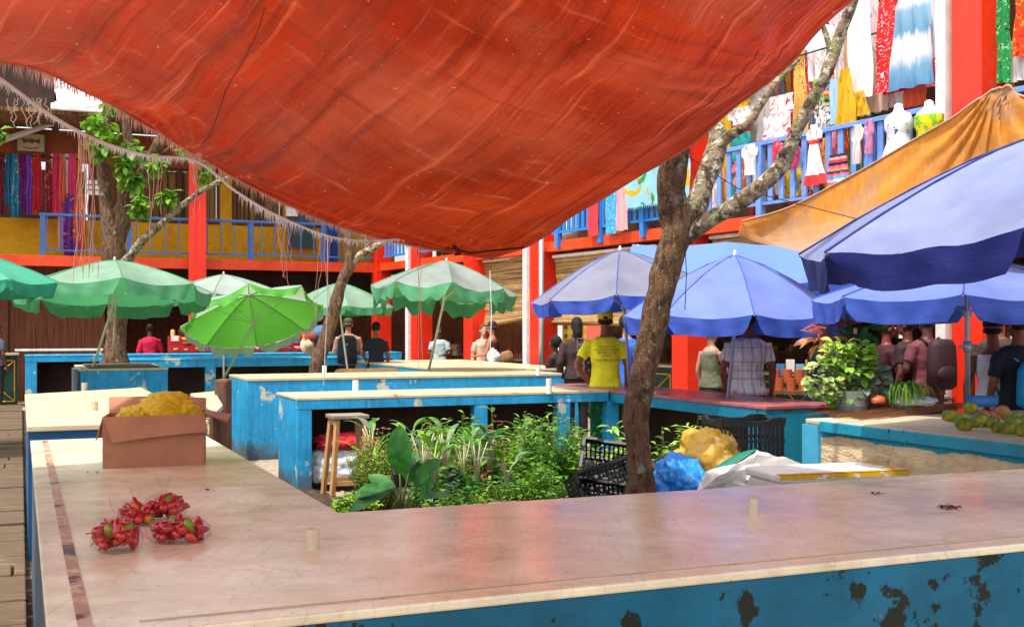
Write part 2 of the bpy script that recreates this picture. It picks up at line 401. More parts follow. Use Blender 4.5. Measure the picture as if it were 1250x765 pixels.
# near L-shaped counter
h=.93
t=thing('market_counter','large L-shaped counter in the foreground with cream top and shade-darkened blue front','counter',G(.6,4,0))
L=[(.054,2.658),(8.2,2.658),(8.2,4.08),(1.066,4.08),(1.066,7.42),(.054,7.42)]
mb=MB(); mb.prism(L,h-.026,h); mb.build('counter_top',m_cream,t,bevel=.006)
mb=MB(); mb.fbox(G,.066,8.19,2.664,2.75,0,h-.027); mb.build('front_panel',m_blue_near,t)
mb=MB(); mb.fbox(G,.063,.13,2.76,7.40,0,h-.036); mb.build('side_panel',m_greyboard,t)
mb=MB(); mb.fbox(G,.99,1.055,4.10,7.40,0,h-.036); mb.fbox(G,1.07,8.19,4.0,4.068,0,h-.036); mb.fbox(G,.14,.98,7.33,7.41,0,h-.036); mb.build('inner_panel',m_blue,t)
mb=MB(); mb.fbox(G,.118,.150,2.70,7.38,h-.002,h+.003); mb.build('stained_strip',m_strip,t)
mb=MB(); mb.fbox(G,.25,8.1,2.735,2.75,h-.002,h+.0022); mb.build('groove_strip',m_edge,t)
stub(382,669,645,h,'short cream pipe stub near the corner of the front counter',.020,cm('#d6c6a6',.5))
stub(918,628,608,h,'broken beige pipe stub on the right part of the front counter',.016,cm('#d8cbb0',.5),tilt=.12)
# second left table
t=thing('market_counter','low white-topped counter at the left behind the cardboard box','counter',G(.6,10.5,0))
mb=MB(); mb.prism([(.04,8.49),(1.25,8.49),(1.25,13.5),(.04,12.6)],h-.04,h); mb.build('counter_top',m_creamfar,t,bevel=.006)
mb=MB(); mb.prism([(.05,8.50),(1.24,8.50),(1.24,13.4),(.05,12.55)],0,h-.041); mb.build('base',m_bluedark,t)
stub(103,476,467,h,'pipe stub at the back of the white-topped left counter',.03)
stub(115,501,490,h,'pipe stub beside the cardboard box flap',.03)
# C3 box
t=thing('planter_counter','square blue block with wooden top holding the pale green umbrella','counter',G(1.3,17.2,0))
z3=1.05; a1=Ga(205,16.4)
mb=MB(); mb.fbox(G,.74,a1,16.4,18.3,0,z3-.03); mb.build('base',m_blue,t,bevel=.008)
mb=MB(); mb.fbox(G,.735,a1+.005,16.395,18.305,z3-.029,z3); mb.build('counter_top',m_edge,t,bevel=.005)
mb=MB(); mb.fbox(G,.85,a1-.1,16.5,18.2,z3+.001,z3+.02); mb.build('board',m_plank,t)
mb=MB(); mb.fbox(G,.70,.735,16.42,18.28,0,z3-.04); mb.build('side_board',m_greyboard,t)
# C5
def open_counter(label,a0,a1,b0,b1,h,pillars,beam=.09,mtop=None,pw=.14,back=True,mb_=None,solid_left=True,side='b'):
    t=thing('market_counter',label,'counter',G((a0+a1)/2,(b0+b1)/2,0))
    mb=MB(); mb.fbox(G,a0-.004,a1+.004,b0-.004,b1+.004,h-.03,h); mb.build('counter_top',mtop or m_creamfar,t,bevel=.006)
    m=mb_ or m_blue
    mb=MB(); mb.fbox(G,a0,a1,b0,b0+.12,h-.03-beam,h-.031); mb.build('beam',m,t,bevel=.004)
    if back:
        mb=MB(); mb.fbox(G,a0+.02,a1-.01,b1-.07,b1-.003,0,h-.032); mb.build('back_panel',m_dark,t)  # blue panel coloured dark: shade inside the open bays is painted in
    if solid_left:
        mb=MB(); mb.fbox(G,a0+.003,a0+.1,b0+.15,b1-.08,0,h-.033); mb.build('side_panel',m,t)
    for p in pillars:
        mb=MB(); mb.fbox(G,p,p+pw,b0+.002,b0+.14,0,h-.032-beam); mb.build('pillar',m,t,bevel=.006)
    return t
h5=.93
open_counter('long blue counter with open bays behind the planting bed',2.45,5.83,10.97,11.95,h5,[2.452,Ga(580,10.97),Ga(682,10.97),Ga(742,10.97)])
for px,py,tp,lab in ((434,480,464,'white pipe stub above the wooden stool'),(670,478,462,'white pipe stub above the tall bushy plant'),):
    stub(px,py,tp,h5,lab,.03,m_whitep)
# C6 arm: open left side
t=thing('market_counter','blue counter with red-tinted top reaching towards the black crate','counter',G(6.2,9.8,0))
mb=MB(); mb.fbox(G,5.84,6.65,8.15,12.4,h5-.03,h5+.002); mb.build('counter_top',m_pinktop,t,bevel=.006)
m_blue_shaded=M('shaded_blue_painted_concrete',lin('#12809c'),.5,layers=[dict(c='#0b5a78',s=2,lo=.4,hi=.7,a=.7),dict(c='#2a5a3a',s=4,d=7,lo=.62,hi=.66,off=4),grime],bump=(.2,30,.006))  # counter blue darkened to teal: umbrella shade painted into the colour
mb=MB(); mb.fbox(G,5.85,6.64,8.16,8.28,0,h5-.031); mb.build('front_panel',m_blue_shaded,t,bevel=.004)
mb=MB(); mb.fbox(G,5.85,5.95,8.29,12.38,h5-.13,h5-.031); mb.build('beam',m_blue_shaded,t)
mb=MB(); mb.fbox(G,5.855,5.99,8.285,8.42,0,h5-.132); mb.build('pillar',m_blue_shaded,t)
mb=MB(); mb.fbox(G,6.57,6.635,8.29,12.38,0,h5-.032); mb.build('back_panel',m_dark,t)  # dark colour stands in for the shade under the open arm
# C4
h4=.99
t=thing('market_counter','long solid blue counter with sunlit cream top in the middle','counter',G(4.6,14.6,0))
mb=MB(); mb.fbox(G,2.516,6.72,13.98,15.32,h4-.035,h4); mb.build('counter_top',m_creamfar,t,bevel=.006)
mb=MB(); mb.fbox(G,2.52,6.716,13.99,15.3,0,h4-.036); mb.build('base',m_blue,t,bevel=.006)
for px,py,tp,lab in ((396,456,446,'pipe stub beside the base of the slanting tree'),(657,456,446,'pipe stub near the end of the middle counter')):
    stub(px,py,tp,h4,lab,.03,m_whitep)
# C8
t=thing('market_counter','cream-topped blue counter running back towards the red columns','counter',G(6.4,18.5,0))
mb=MB(); mb.fbox(G,5.75,7.9,15.75,21.0,.95,.985); mb.build('counter_top',m_creamfar,t,bevel=.006)
mb=MB(); mb.fbox(G,5.76,7.89,15.76,20.99,0,.949); mb.build('base',m_blue,t)
stub(600,444,436,.985,'pipe stub on the counter by the red columns',.035,m_whitep)
# tan board leaning behind C4
mb=MB(); p0=at(407,453,16.2); 
t=None
mb.prism([(0,0)],0,0) if 0 else None
x0,x1=at(407,450,15.9).x,at(482,450,15.9).x
def bd(u,v):
    x=x0+(x1-x0)*u; e=min(u,1-u); zz=(1.03-.035*max(0,1-e*14)**2 if v>.5 else .55)
    return Vector((x,15.9+.43*(x-x0)+.12*v,zz))
mb.grid(bd,24,2); 
o=mb.build('wooden_board',m_wood); md=o.modifiers.new('Solid','SOLIDIFY'); md.thickness=.03
tag(o,'tan wooden board with rounded corners standing behind the middle counter','board')
# B1,B2 back counters
open_counter('far blue counter with open bays behind the green umbrellas',1.3,6.0,21.0,21.9,1.05,[1.31,Ga(251,21.0),5.86],beam=.12,pw=.18,mtop=m_blue)
open_counter('farthest blue counter running past the big tree in front of the shops',.08,7.4,23.2,24.0,1.09,[.085,2.6,5.2,7.2],beam=.10,pw=.2,mtop=m_blue)
# C7 concrete counter right
t=thing('concrete_counter','broken concrete counter with flaking turquoise paint carrying the mangoes','counter',G(6.3,5.9,0))
mb=MB(); mb.fbox(G,5.36,7.9,4.6,6.95,0,h5-.04); mb.build('base',m_conc,t,bevel=.012)
mb=MB()
mb.fbox(G,5.345,7.92,4.59,6.97,h5-.039,h5); mb.build('counter_top',m_edge,t,bevel=.012)
mb=MB(); mb.fbox(G,5.325,5.344,4.6,6.78,h5-.085,h5-.004); mb.build('edge_band',M('turquoise_edge_paint',lin('#1f93ad'),.5,layers=[dict(c='#2a2a1c',s=9,d=7,lo=.62,hi=.66)],bump=(.5,20,.01)),t,bevel=.008)
mb=MB(); mb.fbox(G,5.33,5.362,6.80,6.985,0,h5-.04); mb.build('corner_post',M('light_blue_corner',lin('#4aa6cc'),.5),t)
# ledge behind C2 gap: white board + brown panel
pp=[onz(x,y,.82) for x,y in ((232,480),(262,504),(272,494),(262,477))]
mb=MB(); mb.prism([(p.x,p.y) for p in pp],.77,.82,fr=lambda a,b,z:Vector((a,b,z)))
t=thing('low_table','small cream slab table left of the brown upright board','table',(pp[0].lerp(pp[2],.5).x,pp[0].lerp(pp[2],.5).y,0))
mb.build('table_top',m_creamfar,t,bevel=.006)
cc_=pp[0].lerp(pp[2],.5)
for p in pp:
    q=p.lerp(cc_,.2); mb=MB(); mb.tube([Vector((q.x,q.y,0)),Vector((q.x,q.y,.769))],.03,6); mb.build('leg',m_timber,t)
mb=MB(); mb.fbox(lambda a,b,z:Vector((a,b,z)),-3.465,-3.315,13.35,13.62,0,1.0)
tag(mb.build('rusty_board',M('rusty_brown_board',lin('#6e4a3a'),.85,layers=[dict(c='#3a241a',s=4,d=7,lo=.45,hi=.65,a=.8)],bump=(.5,12,.01)),bevel=.03),'brown weathered upright board beside the blue counter','board')

# ------------------------------------------------------------ left building (grid frame)
FB=26.07; ZB=2.93; ZT=3.10
t=thing('arcade_building','yellow two-storey market arcade across the back with brown windows','building',G(0,29,0))
A0,A1=-7.0,8.6
mb=MB(); mb.fbox(G,A0,A1,FB,FB+.18,ZB-.03,ZT+.02); mb.build('edge_beam',m_orange,t,bevel=.004)
mb=MB(); mb.fbox(G,A0,A1,FB+.181,33,ZB+.05,ZT); mb.build('floor_slab',m_brown,t)
mb=MB(); mb.fbox(G,A0,Ga(128,27.4),27.4,27.5,0,ZB+.04); mb.build('shutter_wall',m_brown,t)
mb=MB()
for i in range(16):
    a=A0+i*.45; 
    if a<Ga(128,27.4): mb.fbox(G,a,a+.04,27.38,27.399,0,2.9)
mb.build('shutter_batten',m_dark,t)
mb=MB(); mb.fbox(G,Ga(128,27.4),14,31,31.1,0,ZB+.04); mb.build('back_wall',m_brown,t)
mb=MB(); mb.fbox(G,Ga(128,27.4),9.0,27.9,28.2,2.2,2.9); mb.build('lintel',m_dark,t)
# upper wall with window openings
WB=27.55
wins=[(-60,75),(170,204),(228,268),(283,345),(390,410),(415,437)]
zs0,zs1=4.02,5.30
mb=MB()
mb.fbox(G,A0,A1,WB,WB+.12,ZT+.001,zs0); mb.build('parapet_wall',m_yellow,t)
edges=[A0]
for x0,x1 in [(170,268),(283,345),(352,400),(410,440)]:
    edges+= [Ga(x0,WB),Ga(x1,WB)]
edges.append(A1)
for i in range(0,len(edges)-1,2):
    if edges[i+1]-edges[i]>.02:
        aa=edges[i]; 
        if i==0: aa=Ga(108,WB)
        mb=MB(); mb.fbox(G,aa,edges[i+1],WB,WB+.12,zs0+.001,zs1); mb.build('wall_pier',m_yellow if i else m_brown,t)
mb=MB(); mb.fbox(G,A0,Ga(108,WB),WB+1.5,WB+1.6,zs0-.9,zs1); mb.build('shop_back_wall',m_dark,t)
mb=MB(); mb.fbox(G,A0,A1,WB-.03,WB+.15,zs1+.001,6.0); mb.build('fascia',m_fascia,t)
for x0,x1 in [(170,268),(283,345),(352,400),(410,440)]:
    a0,a1=Ga(x0,WB),Ga(x1,WB)
    fr=MB()
    for (p,q,r,s_) in ((a0,a1,zs0+.002,zs0+.07),(a0,a1,zs1-.07,zs1-.002),(a0,a0+.06,zs0+.071,zs1-.071),(a1-.06,a1,zs0+.071,zs1-.071),((a0+a1)/2-.03,(a0+a1)/2+.03,zs0+.071,zs1-.071)):
        fr.fbox(G,p,q,WB-.02,WB+.08,r,s_)
    fo=fr.build('window',M('window_frame_brown',lin('#5c3418'),.6) if 'wf' not in cache else cache['wf'],t)
    cache['wf']=fo.data.materials[0]
    cu=MB(); n=max(10,int((a1-a0)*24))
    cu.grid(lambda u,v:G(a0+.06+(a1-a0-.12)*u,WB+.11+.03*math.sin(u*n*2.1)+.012*math.sin(u*n*5.3),zs0+.07+(zs1-zs0-.14)*v),n*6,2)
    cu.build('curtain',m_curtain,fo,smooth=True)
# roof
mb=MB()
for i in range(70):
    a=Ga(70,25.6)+i*.14
    mb.add([G(a,25.5,6.2),G(a+.07,25.5,6.24),G(a+.07,31,8.4),G(a,31,8.36)],[(0,1,2,3)]); mb.add([G(a+.07,25.5,6.24),G(a+.14,25.5,6.2),G(a+.14,31,8.36),G(a+.07,31,8.4)],[(0,1,2,3)])
mb.build('roof',m_roof,t)
mb=MB(); mb.fbox(G,Ga(62,25.4),A1,25.38,25.5,6.08,6.22); mb.build('gutter',m_whitep,t,bevel=.02)
mb=MB(); mb.fbox(G,A0,A1,25.52,27.5,6.02,6.10); mb.build('soffit',m_curtain,t)
# timber gable at far left
tg=thing('timber_roof','dark timber roof trusses above the far left shop','roof',G(-3,25,6))
mb=MB(); mb.fbox(G,A0,Ga(66,27.3),27.0,27.1,6.1,8.6); mb.build('dark_boarding',m_dark,tg)
def beam(p,q,r,mat,par,name='rafter'):
    mb=MB(); mb.tube([p,q],r,4); return mb.build(name,mat,par)
for x0,y0,x1,y1 in ((-5,168,80,108),(-5,158,60,95),(0,118,64,150),(-5,96,50,70),(20,100,70,160),(-5,135,75,118)):
    beam(at(x0,y0,25.2),at(x1,y1,25.6),.07,m_timber,tg)
beam(at(-10,176,24.6),at(78,146,25.2),.06,m_whitep,tg,'barge_board')
# columns on left facade
def column(label,base_fn,w,dpt,zt,mats,white=True,wx=-.34,name='steel_column'):
    t=thing(name,label,'column',base_fn(0,0,0),'red columns carrying the market balconies')
    mb=MB(); mb.fbox(base_fn,0,w*.45,0,dpt*.5,0,zt); mb.fbox(base_fn,w*.451,w,-.04,dpt,0,zt); mb.build('shaft',mats,t,bevel=.006)
    mb=MB(); mb.fbox(base_fn,-.03,w+.03,-.07,dpt+.03,0,.06); mb.build('base_plate',mats,t)
    if white:
        mb=MB(); mb.fbox(base_fn,wx,wx+.13,-.05,.09,0,zt-.1); mb.build('downpipe',m_whitep,t,bevel=.015)
    return t
ac=Ga(231,FB-.3)
column('red column in front of the arcade beside the big left tree',lambda a,b,z:G(ac+a,FB-.28+b,z),.36,.26,6.0,m_red,white=False)
# small downstairs column behind
ac3=Ga(370,28)
column('thin dark red post inside the arcade',lambda a,b,z:G(ac3+a,28.4+b,z),.14,.14,2.9,m_red,white=False)
# railing left
def railing(label,fr,s0,s1,z0,z1,step,bw,mat,posts,off=0,thin=.012,slatd=.02):
    t=thing('balcony_railing',label,'railing',fr((s0+s1)/2,off,z0))
    mb=MB(); mb.fbox(fr,s0,s1,off-.035,off+.035,z1-.06,z1); mb.build('top_rail',mat,t,bevel=.006)
    mb=MB(); mb.fbox(fr,s0,s1,off-.02,off+.02,z0+.12,z0+.16); mb.build('bottom_rail',mat,t)
    n=int((s1-s0)/step); pr=None
    for i in range(n):
        s=s0+(i+.5)*step
        o0=fr(s,off,z0+.165)
        if pr is None:
            mb=MB(); mb.fbox(fr,s-bw/2,s+bw/2,off-slatd/2,off+slatd/2,z0+.165,z1-.062); pr=mb.build('baluster',mat,t); pr0=o0
        else:
            c=pr.copy(); C.objects.link(c); c.parent=t; c.location=o0-pr0
    for s in posts:
        mb=MB(); mb.fbox(fr,s-.05,s+.05,off-.045,off+.045,z0-.12,z1-.063); mb.build('post',mat,t)
    return t
railing('thin steel-blue balcony railing along the yellow arcade',G,Ga(48,FB),A1-.9,ZT,4.02,.30,.025,m_raild,[Ga(x,FB) for x in (52,158,307,395)],off=FB+.06)
# R building
t=thing('shop_building','red and blue two-storey shop arcade on the right hung with clothes','building',RF(4,3,0))
mb=MB(); mb.fbox(RF,-9,15,0,.16,ZB,ZT); mb.build('edge_beam',m_orange,t,bevel=.004)
mb=MB(); mb.fbox(RF,-9,15,.161,7,ZB+.06,ZT-.002); mb.build('floor_slab',m_brown,t)
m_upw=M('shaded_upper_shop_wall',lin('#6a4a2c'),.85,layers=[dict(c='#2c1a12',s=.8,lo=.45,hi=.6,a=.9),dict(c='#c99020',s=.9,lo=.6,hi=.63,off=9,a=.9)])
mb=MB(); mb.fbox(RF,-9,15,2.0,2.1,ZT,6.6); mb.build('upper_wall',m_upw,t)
mb=MB(); mb.fbox(RF,-9,15,.25,7,6.6,6.75); mb.build('roof',m_roof,t)
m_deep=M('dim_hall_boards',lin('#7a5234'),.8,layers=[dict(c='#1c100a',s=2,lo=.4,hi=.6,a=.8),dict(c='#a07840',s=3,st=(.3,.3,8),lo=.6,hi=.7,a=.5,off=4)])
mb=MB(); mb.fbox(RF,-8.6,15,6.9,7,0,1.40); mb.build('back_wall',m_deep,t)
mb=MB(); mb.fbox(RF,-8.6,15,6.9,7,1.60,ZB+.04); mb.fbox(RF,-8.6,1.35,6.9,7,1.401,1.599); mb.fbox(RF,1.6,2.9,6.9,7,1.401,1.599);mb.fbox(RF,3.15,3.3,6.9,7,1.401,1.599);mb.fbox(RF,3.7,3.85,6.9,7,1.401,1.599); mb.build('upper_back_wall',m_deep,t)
mb=MB(); mb.fbox(RF,-20,-9.9,5.0,5.1,0,ZB); mb.build('inner_wall',M('orange_brown_inner_wall',lin('#8a4a1c'),.8,layers=[dict(c='#4a220e',s=1,lo=.4,hi=.7,a=.7)]),t)
for i in range(16):
    s=-8+i*1.4
    mb=MB(); mb.fbox(RF,s,s+.1,.2,6.9,ZB-.08,ZB+.058); mb.build('joist',m_timber,t)
# green low wall w/ yellow X
def xpanel(label,fr,s0,s1,off,z1,n):
    t=thing('shop_counter',label,'counter',fr((s0+s1)/2,off,0))
    mb=MB(); mb.fbox(fr,s0,s1,off,off+.5,0,z1-.04); mb.build('panel',m_green,t)
    mb=MB(); mb.fbox(fr,s0-.02,s1+.02,off-.05,off+.55,z1-.039,z1); mb.build('shelf_top',m_edge,t)
    w_=(s1-s0)/n
    for i in range(n):
        a=s0+i*w_+.06; b=s0+(i+1)*w_-.06; mb=MB(); o=off-.012
        for p,q in (((a,.1),(b,z1-.15)),((a,z1-.15),(b,.1)),((a,.1),(b,.1)),((a,z1-.15),(b,z1-.15)),((a,.1),(a,z1-.15)),((b,.1),(b,z1-.15))):
            mb.tube([fr(p[0],o,p[1]),fr(q[0],o,q[1])],.012,4)
        mb.build('lattice_trim',m_ytrim,t)
    return t
xpanel('dark green shop counter with ochre cross trim behind the man in yellow',RF,Rs(672,.9),Rs(822,.9),.9,1.0,3)
xpanel('dark green shop counter with ochre cross trim between two red columns',RF,Rs(592,.9),Rs(640,.9),.9,.98,2)
xpanel('dark green shop counter with ochre cross trim at the far left',G,-3.2,-.05,25.6,1.08,3)
xpanel('dark green shop counter under the blue umbrellas',RF,Rs(862,2),Rs(1000,2),2.0,.9,3)
# bench top at far left
t=thing('white_bench','narrow white table edge in front of the brown shutters','table',G(1,25,0))
b_=25.2; mb=MB(); mb.fbox(G,Ga(18,b_),Ga(126,b_),b_,b_+.3,1.13,1.17); mb.build('table_top',m_whitep,t)
for px in (120,):
    mb=MB(); mb.fbox(G,Ga(px,b_),Ga(px+4,b_),b_+.02,b_+.1,0,1.129); mb.build('leg',m_whitep,t)
# columns R
def colR(label,px,white=True,w=.42,pxw=None,gp=False):
    s=Rs(px); 
    return column(label,lambda a,b,z:RF(s+a,-.06+b,z),w,.34,6.55,m_red,white,-.18)
colR('red column with a white downpipe beside the bamboo blinds',650)
colR('orange-red column behind the large blue umbrella next to the checked shirt man',824,False)
colR('tall orange-red column with white strip at the right above the mangoes',1166)
colR('red column between the green umbrella and the bamboo blind',569,False,w=.46)
colR('red column with white pipe behind the grey-green umbrella',504,True)
colR('dark red corner column beside the woman in a black shirt',456,False)
colR('red column beyond the right edge of the view',1905,True)
mb=MB(); s=Rs(668); mb.tube([RF(s,-.12,0),RF(s,-.12,3.2)],.045,12); o=mb.build('grey_pipe',m_metal,smooth=True); tag(o,'grey vertical pipe beside the red column with the white downpipe','pipe')
# railings R
sA,sB=Rs(676),Rs(822)
railing('bright blue slatted balcony railing above the bamboo blinds',RF,sA,sB-.05,ZT,4.05,.15,.085,M('bright_blue_paint',lin('#2d7fd0'),.5),[Rs(683),Rs(735),Rs(787)],off=-.02,slatd=.025)
railing('blue slatted balcony railing hung with dresses on the right',RF,Rs(862),Rs(1150),ZT,4.07,.21,.085,m_rail,[Rs(x) for x in (930,1066)],off=-.02,slatd=.025)
railing('blue balcony railing at the top right corner',RF,Rs(1206),Rs(1206)+4.4,ZT,4.07,.21,.085,m_rail,[],off=-.02,slatd=.025)
railing('bright blue balcony railing between the far red columns',RF,Rs(470),Rs(565),ZT,4.05,.2,.08,cm('#2d7fd0',.5),[],off=-.02,slatd=.025)
# far building seen through hall
t=thing('distant_building','pale yellow building seen through the open hall','building',at(700,400,48))
mb=MB(); q=[at(640,400,48),at(712,400,46)]
mb.box(((q[0].x+q[1].x)/2-.6,48,6),(q[1].x-q[0].x+3,.3,16)); mb.build('wall',cm('#e8c850',.8),t)
mb=MB(); mb.box((at(737,400,47).x,46.6,6),(1.5,.3,16)); mb.build('red_wall',cm('#c85a48',.8),t)
mb=MB(); mb.box((at(676,400,47).x,47.3,6),(.7,.2,16)); mb.build('white_wall',cm('#e8e6e0',.8),t)
for i in range(6):
    for j in range(5):
        p=at(664+i*9,388+j*11,47.6)
        mb=MB(); mb.box((p.x,47.75,p.z),(.11,.2,.16)); mb.build('window',cm('#3c3a30',.5),t)
# grid fence behind
mb=MB()
for i in range(12): mb.tube([RF(.3+i*.32,6.0,.9),RF(.3+i*.32,6.0,1.9)],.008,4)
for z in (1.0,1.3,1.75): mb.tube([RF(.2,6.0,z),RF(4.2,6.0,z)],.012,4)
tag(mb.build('wire_fence',m_dark),'dark wire fence at the back of the open hall','fence')
# bamboo blinds
def blind(label,px0,px1,t0,z0,z1,slope=0):
    s0,s1=Rs(px0,t0),Rs(px1,t0)
    t=thing('bamboo_blind',label,'blind',RF((s0+s1)/2,t0,z0))
    mb=MB()
    n=int((z1-z0)/.022)
    mb.grid(lambda u,v:RF(s0+(s1-s0)*u,t0+.06*math.sin(v*3+u)+.02*noise.noise(Vector((u*4,v*9,0))),z0+slope*u*(1-v)+(z1-z0)*v),12,n*2)
    mb.build('slat_sheet',m_bamboo,t)
    mb=MB(); mb.tube([RF(s0-.03,t0+.01,z0-.03),RF(s1+.03,t0+.01,z0+slope-.03)],.045,8); mb.build('bottom_roll',m_bamboo,t,smooth=True)
    mb=MB(); mb.tube([RF(s0-.02,t0,z1+.01),RF(s1+.02,t0,z1+.01)],.03,6); mb.build('head_rail',m_whitep,t)
blind('rolled bamboo blind with slanting lower edge between red columns',588,643,.15,1.66,2.90,.16)
blind('wide bamboo blind above the man in yellow',676,800,.12,1.72,2.84,-.02)
blind('bamboo blind partly hidden by the big blue canopy',868,985,.15,2.3,2.88)
# ------------------------------------------------------------ umbrellas
def fabric(n,top,under,tr=.35,dirt='#8a9088',wr=.25):
    return M(n,lin(top),.6,layers=[dict(c=dirt,s=1.8,d=8,lo=.5,hi=.8,a=.45),dict(c=top,s=20,lo=.5,hi=.7,a=.3)],transl=tr,back=under,bump=[(wr,6,.02,(1,1,2.5)),(.12,60,.003)],vs=3)
def umbrella(label,apex,R,drop,val,mt,mv,foot,mp,rot0=0,tilt=(0,0),n=8,group='large market umbrellas over the counters',sag=.035,notch=.03,poler=.018,wob=.012,prof=1.35,joint=False,ragged=0,alt=None):
    foot=Vector(foot); apex=Vector(apex)
    t=thing('market_umbrella',label,'umbrella',foot,group)
    Q=(Euler((tilt[0],tilt[1],0)).to_matrix())
    sd=random.random()*50
    def rib(k,f):
        a=rot0+2*math.pi*k/n; return Vector((R*f*math.cos(a),R*f*math.sin(a),-drop*f**prof))
    def P(k,w,f):
        p=rib(k,f).lerp(rib(k+1,f),w); s_=4*w*(1-w)
        p.z-=sag*s_*f*R*(1.0 if f<.95 else 1)+wob*noise.noise(p*4+Vector((sd,0,0)))*min(1,s_*2)
        q=Vector((p.x,p.y,0)); p-=q*(.03*s_*f*f)
        return p
    cn=MB()
    for k in range(n):
        cn.m=1 if alt and k in alt[0] else 0
        cn.grid(lambda u,v,k=k: apex+Q@P(k,u,.02+.98*(1-v)),12,10)
    cn.m=2
    for k in range(n): cn.tube([apex+Q@(rib(k,f)+Vector((0,0,.004))) for f in (.03,.25,.5,.75,1.0)],.005*max(1,R),4,cap=False)
    cn.build('canopy',[mt,alt[1] if alt else mt,mv],t,smooth=True)
    vb=MB()
    for k in range(n):
        def V(u,v,k=k):
            uu=notch+(1-2*notch)*u
            e=min(uu,1-uu)/.5
            p=P(k,uu,1.0); o=Vector((p.x,p.y,0)).normalized()
            L=val*(1-.75*max(0,1-e/.14)**2)*(1+ragged*noise.noise(Vector((k*3+u*5,sd,0))))
            out=.02*math.sin(u*17+k*2+sd)*v+.015*noise.noise(Vector((u*8,k+sd,v*2)))
            uu2=uu+(.5-uu)*.10*v if notch>.0 else uu
            p2=P(k,uu2,1.0)
            return apex+Q@(p2+o*(.004+out)+Vector((0,0,-L*v)))
        vb.grid(V,16,4)
    vb.build('valance',mv,t,smooth=True)
    for k in range(n):
        mb=MB(); mb.tube([apex+Q@(rib(k,f)-Vector((0,0,.012))) for f in (.03,.3,.6,.85,1.0)],.006,5); mb.build('rib',mp,t,smooth=True)
    hubp=apex+Q@Vector((0,0,-.05)); hub2=apex+Q@Vector((0,0,-drop-.12))
    mb=MB()
    for k in range(n): mb.tube([hub2,apex+Q@(rib(k,.5)-Vector((0,0,.012)))],.005,4)
    mb.lathe(hub2-Vector((0,0,.03)),[(.012,0),(.035,0),(.035,.06),(.012,.06)],10)
    mb.build('strut_set',mp,t)
    mb=MB(); mb.tube([foot,hub2,hubp+Vector((0,0,.02))],poler,10); mb.build('pole',mp,t,smooth=True)
    if joint:
        j=foot.lerp(apex,.42); mb=MB(); mb.lathe(j,[(.018,-.05),(.032,-.045),(.032,.045),(.018,.05)],12); mb.tube([j-Vector((.07,0,0)),j+Vector((.05,0,0))],.012,8); mb.build('pole_joint',mp,t,smooth=True)
    mb=MB(); mb.ell(apex+Q@Vector((0,0,.02)),(.018,.018,.035),8,6); mb.build('finial',m_whitep,t,smooth=True)
    return t
g_top=fabric('faded_green_canopy','#86a88e','#58b074',.35,'#84958a')
g_val=fabric('green_valance','#56a072','#56a072',.3,'#2c7a4c')
g_grey=fabric('sun_greyed_canopy','#858f88','#5a9c6a',.25,'#8d938c')
g_white=fabric('white_green_canopy','#aab8ac','#b4d0a8',.35,'#b7c4ba')
g_lime=fabric('lime_green_canopy','#a8c498','#62b83e',.4,'#94a88c')
g_limev=fabric('lime_valance','#a9c0a4','#5aac3c',.35,'#8cab86')
g_teal=fabric('teal_green_canopy','#48a888','#2c9c78',.3,'#3a9a78')
b_top=fabric('faded_periwinkle_canopy','#6579bc','#5468c4',.22,'#8286ac',.5)
b_val=fabric('periwinkle_valance','#4468c4','#3c58b8',.3,'#3a4a9c')
b_navy=fabric('silvery_navy_canopy','#7079a0','#303c90',.06,'#9298ae',.6)
b_navyv=fabric('navy_valance','#1c2a78','#1c2a78',.12,'#141c50')
b_grey=fabric('grey_violet_canopy','#77788a','#4c50a0',.2,'#8c8aa0')
b_light=fabric('light_blue_canopy','#6086d0','#6c90e8',.35,'#7f9fe0')
def ap(px,py,Y): return at(px,py,Y)
umbrella('teal green umbrella cut off by the left edge of the view',ap(-62,300,13.6),1.22,.42,.15,g_teal,g_teal,Vector((ap(-62,300,13.6).x,13.6,.0)),m_whitep,rot0=.2)
p=ap(140,318,15.6); umbrella('pale green umbrella with green valance in front of the big left tree',p,1.3,.42,.18,g_top,g_val,(onz(140,446,1.06).x,15.6,1.06),cm('#d8e0c0',.5),rot0=R_(-112),notch=.015,ragged=.25,sag=.045,tilt=(R_(-6),R_(-2)))
mb=MB(); mb.tube([onz(138,441,1.06)+Vector((-.06,.15,0)),p+Vector((0,.05,-.5))],.014,8); o=mb.build('support_pole',cm('#d8e0c0',.5),smooth=True); tag(o,'thin second pole beside the pole of the pale green umbrella','pole')
p=ap(273,335,20.6); umbrella('whitish umbrella with a green hem behind the tilted green one',p,1.12,.36,.16,g_white,g_top,(p.x,20.6,0),m_whitep,rot0=.1)
p=ap(304,360,17.4); umbrella('bright lime green umbrella tilted away showing its underside',p,1.06,.36,.13,g_lime,g_limev,(onz(320,470,.5).x,17.25,0.0),cm('#9cb884',.6),rot0=.25,tilt=(R_(-23),R_(-15)),ragged=.5,sag=.06,notch=.01,alt=([4,5,6,7],g_white))
p=ap(415,345,20.3); umbrella('mint green umbrella behind the slanting tree',p,.95,.42,.13,g_top,g_val,(p.x+.25,20.3,0),m_whitep,rot0=.3)
p=ap(545,319,16.6); umbrella('grey-green umbrella with loose drooping green hem by the red columns',p,1.06,.42,.2,g_grey,g_val,(onz(533,446,.985).x,17.0,.985),cm('#d8d4b8',.5),rot0=.15,tilt=(R_(-5),R_(3)),ragged=.7,sag=.07,notch=.01,wob=.04)
